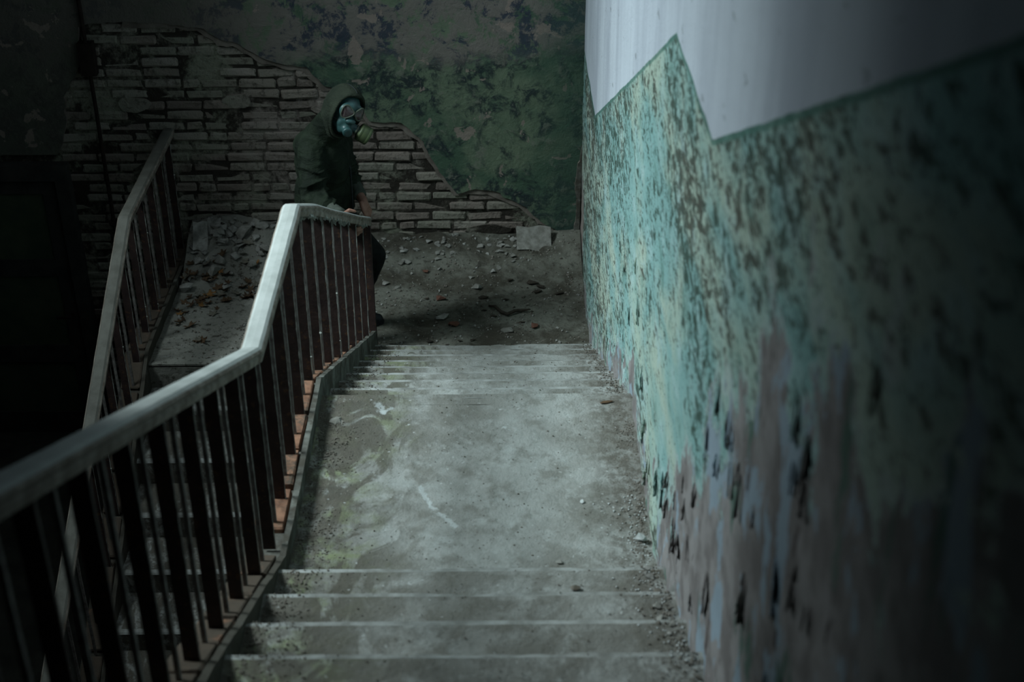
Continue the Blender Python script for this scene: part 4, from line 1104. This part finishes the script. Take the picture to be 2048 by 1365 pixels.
# dry leaves
def leaf_mesh(seed):
    r = random.Random(seed); n = 18; v = [(0, 0, 0.006)]; f = []; cu = r.uniform(0.25, 0.6)
    for ring, q in ((1, 0.5), (2, 1.0)):
        for k_ in range(n):
            a = 2 * PI * k_ / n; rr = (0.72 + 0.28 * math.cos(5 * a + 0.3)) * (1 + r.uniform(-0.12, 0.12)) if ring == 2 else 0.8
            x, y = math.cos(a) * rr * q, math.sin(a) * rr * q * 0.75
            v.append((x, y, cu * (y * y * 0.8 + x * x * 0.35) + r.uniform(-0.05, 0.05)))
    for k_ in range(n):
        b = (k_ + 1) % n; f.append((0, 1 + k_, 1 + b)); f.append((1 + k_, 1 + n + k_, 1 + n + b, 1 + b))
    m_ = len(v); v2 = [(a, b, c - 0.03) for a, b, c in v]; f += [tuple(reversed([i + m_ for i in q])) for q in f]
    f += [(1 + n + k_, 1 + n + k_ + m_, 1 + n + (k_ + 1) % n + m_, 1 + n + (k_ + 1) % n) for k_ in range(n)]
    return fix_normals(mesh('dry_leaf', v + v2, f))
LF = {m: [leaf_mesh(i + j * 10) for i in range(3)] for j, m in enumerate(('leaf_brown', 'leaf_orange', 'leaf_grey'))}
for m, l in LF.items():
    for me in l: me.materials.append(M[m])
def leaf(x, y, m, label, group=None):
    s = R.uniform(0.030, 0.056)
    o = link('dry_leaf', R.choice(LF[m]), loc=(x, y, heap(x, y) + 0.010), rot=(R.uniform(-0.5, 0.5), R.uniform(-0.5, 0.5), R.uniform(0, 6.3))); o.scale = (s, s, s)
    tag(o, label, 'leaf', group)
lab = {'leaf_brown': ('dark brown dry leaf littering the dim landing by the rubble heap', 'dark brown leaves on the dim landing'), 'leaf_orange': ('orange-tinged dry leaf on the dim landing by the rubble heap', 'orange leaves on the dim landing'), 'leaf_grey': ('greyish curled dry leaf on the dim landing by the rubble heap', 'grey leaves on the dim landing')}
for cx, cy, sx, sy, n in ((-1.97, 8.20, 0.10, 0.07, 15), (-1.88, 8.38, 0.12, 0.06, 12), (-1.68, 8.32, 0.08, 0.05, 10), (-2.08, 8.45, 0.06, 0.08, 10), (-2.08, 8.12, 0.05, 0.08, 6), (-1.91, 7.70, 0.05, 0.02, 3), (-2.06, 7.85, 0.04, 0.06, 3), (-1.80, 8.55, 0.2, 0.06, 8)):
    for _ in range(n):
        m = R.choice(['leaf_brown'] * 6 + ['leaf_grey'] * 2 + ['leaf_orange']); leaf(max(-2.13, R.gauss(cx, sx)), min(8.7, R.gauss(cy, sy)), m, *lab[m])

# grit swept against wall and kerb on steps and landing
def stair_z(y):
    if y < Y1: return ZM + R1 * math.ceil((Y1 - y) / T1 - 1e-6)
    if y <= Y2: return ZM
    k_ = math.ceil((y - Y2) / T2 - 1e-6); return max(ZL, ZM - R2 * k_)
def pebble(mb, x, y, z, s, r):
    a = r.uniform(0, 6.3); v = [(x + math.cos(a + i * 2.1) * s * r.uniform(0.7, 1.3), y + math.sin(a + i * 2.1) * s * r.uniform(0.7, 1.3), z - s * 0.15) for i in range(3)]
    v += [(x + math.cos(a + 1 + i * 2.1) * s * 0.7 * r.uniform(0.6, 1.2), y + math.sin(a + 1 + i * 2.1) * s * 0.7 * r.uniform(0.6, 1.2), z + s * r.uniform(0.4, 0.8)) for i in range(3)]
    mb.add(v, [(0, 1, 4, 3), (1, 2, 5, 4), (2, 0, 3, 5), (3, 4, 5)])
def grit(name, mat, n, fx, y0, y1, smin, smax, label):
    mb = MB(); r = random.Random(n)
    while n > 0:
        y = r.uniform(y0, y1); x = fx(r, y)
        if not (XK + 0.006 < x < XR - 0.008): continue
        k_ = stair_z(y + 0.012); z = stair_z(y)
        if abs(k_ - z) > 0.01: continue
        pebble(mb, x, y, z + 0.001, smin + (smax - smin) * r.random() ** 3, r); n -= 1
    o = mb.build(name, mat); tag(o, label, 'debris', kind='stuff')
clump = lambda r, y, s: 0.6 + 0.9 * max(0, nz(y, s, 0, 4))
grit('soil_debris', 'soil_grit', 5200, lambda r, y: XR - 0.01 - abs(r.gauss(0, 0.055 * clump(r, y, 1))), 2.3, YB2 - 0.02, 0.001, 0.006, 'dark crumbs of dirt swept against the painted wall')
grit('soil_debris', 'soil_grit', 9000, lambda r, y: XK + 0.01 + abs(r.gauss(0, 0.13 * clump(r, y, 7))), 2.3, YB2 - 0.02, 0.001, 0.0055, 'dark crumbs of dirt swept against the railing kerb')
grit('plaster_debris', 'lime_grit', 900, lambda r, y: XR - 0.01 - abs(r.gauss(0, 0.07)), 2.9, 4.4, 0.001, 0.006, 'white plaster crumbs at the foot of the painted wall')
grit('loose_debris', 'soil_grit', 2600, lambda r, y: r.uniform(XK, XR), 2.3, YB2 - 0.02, 0.001, 0.005, 'fine dirt crumbs scattered over steps and middle landing')
# single pieces on the middle landing and steps
chunk('plaster_chunk', 0.500, 4.12, ZM + 0.018, 0.028, 'lime_grit', 'white plaster lump against the foot of the painted wall on the middle landing', 'rubble', flat=0.7)
chunk('stone_chip', 0.20, 4.00, ZM + 0.008, 0.016, 'stone_chunk', 'dark stone chip near the front edge of the middle landing', 'rubble', flat=0.4, rot=(0, 0, 0.3))
chunk('stone_chip', -0.70, 4.93, ZM + 0.005, 0.035, 'stone_chunk', 'flat grey chip at the kerb corner of the middle landing', 'rubble', flat=0.2, rot=(0, 0, 0.2))
chunk('wood_scrap', 0.44, 5.05, ZM + 0.008, 0.03, 'leaf_brown', 'brown curled scrap by the wall at the far edge of the middle landing', 'scrap', flat=0.3, rot=(0.1, 0, 0.3), sc3=(0.035, 0.012, 0.02))
chunk('stone_chip', 0.24, 3.70, stair_z(3.70) + 0.006, 0.020, 'soil_grit', 'dark chip on the lowest step above the middle landing', 'rubble', flat=0.3, rot=(0, 0, 0.1))
chunk('plaster_chip', 0.30, 4.36, ZM + 0.004, 0.011, 'lime_grit', 'small white chip on the middle landing towards the painted wall', 'rubble', flat=0.4)
chunk('wood_scrap', 0.40, 6.05, stair_z(6.05) + 0.008, 0.03, 'leaf_brown', 'thin dark scrap on the lower steps by the painted wall', 'scrap', flat=0.3, rot=(0, 0, 0.1), sc3=(0.05, 0.008, 0.012))

for i in range(26):
    x = XR - 0.03 - abs(R.gauss(0, 0.05)); y = R.uniform(2.95, 3.95); s = R.uniform(0.008, 0.020)
    if abs(stair_z(y + 0.02) - stair_z(y - 0.02)) > 0.01: continue
    chunk('soil_clod', x, y, stair_z(y) + s * 0.3, s, R.choice(['stone_chunk', 'soil_grit', 'plaster_chunk']), 'crumbly clod piled against the painted wall on the steps above the landing', 'rubble', 'clods on the upper steps', 0.6)

# loose crumbs over the lower landing
mb = MB(); mb2 = MB(); r = random.Random(77)
for i in range(5200):
    x = r.uniform(-2.1, XR - 0.02); y = r.uniform(YB2 + 0.06, YW - 0.04)
    if r.random() > 0.25 + 0.75 * sm(0.5 + 1.2 * nz(x, y, 3, 3)): continue
    pebble(mb if r.random() < 0.72 else mb2, x, y, max(ZL + 0.003, heap(x, y)) + 0.001, 0.0015 + 0.011 * r.random() ** 3, r)
tag(mb.build('soil_debris', 'soil_grit'), 'dark dirt crumbs strewn over the lower landing', 'debris', kind='stuff')
tag(mb2.build('plaster_debris', 'plaster_chunk'), 'pale plaster crumbs strewn over the lower landing', 'debris', kind='stuff')
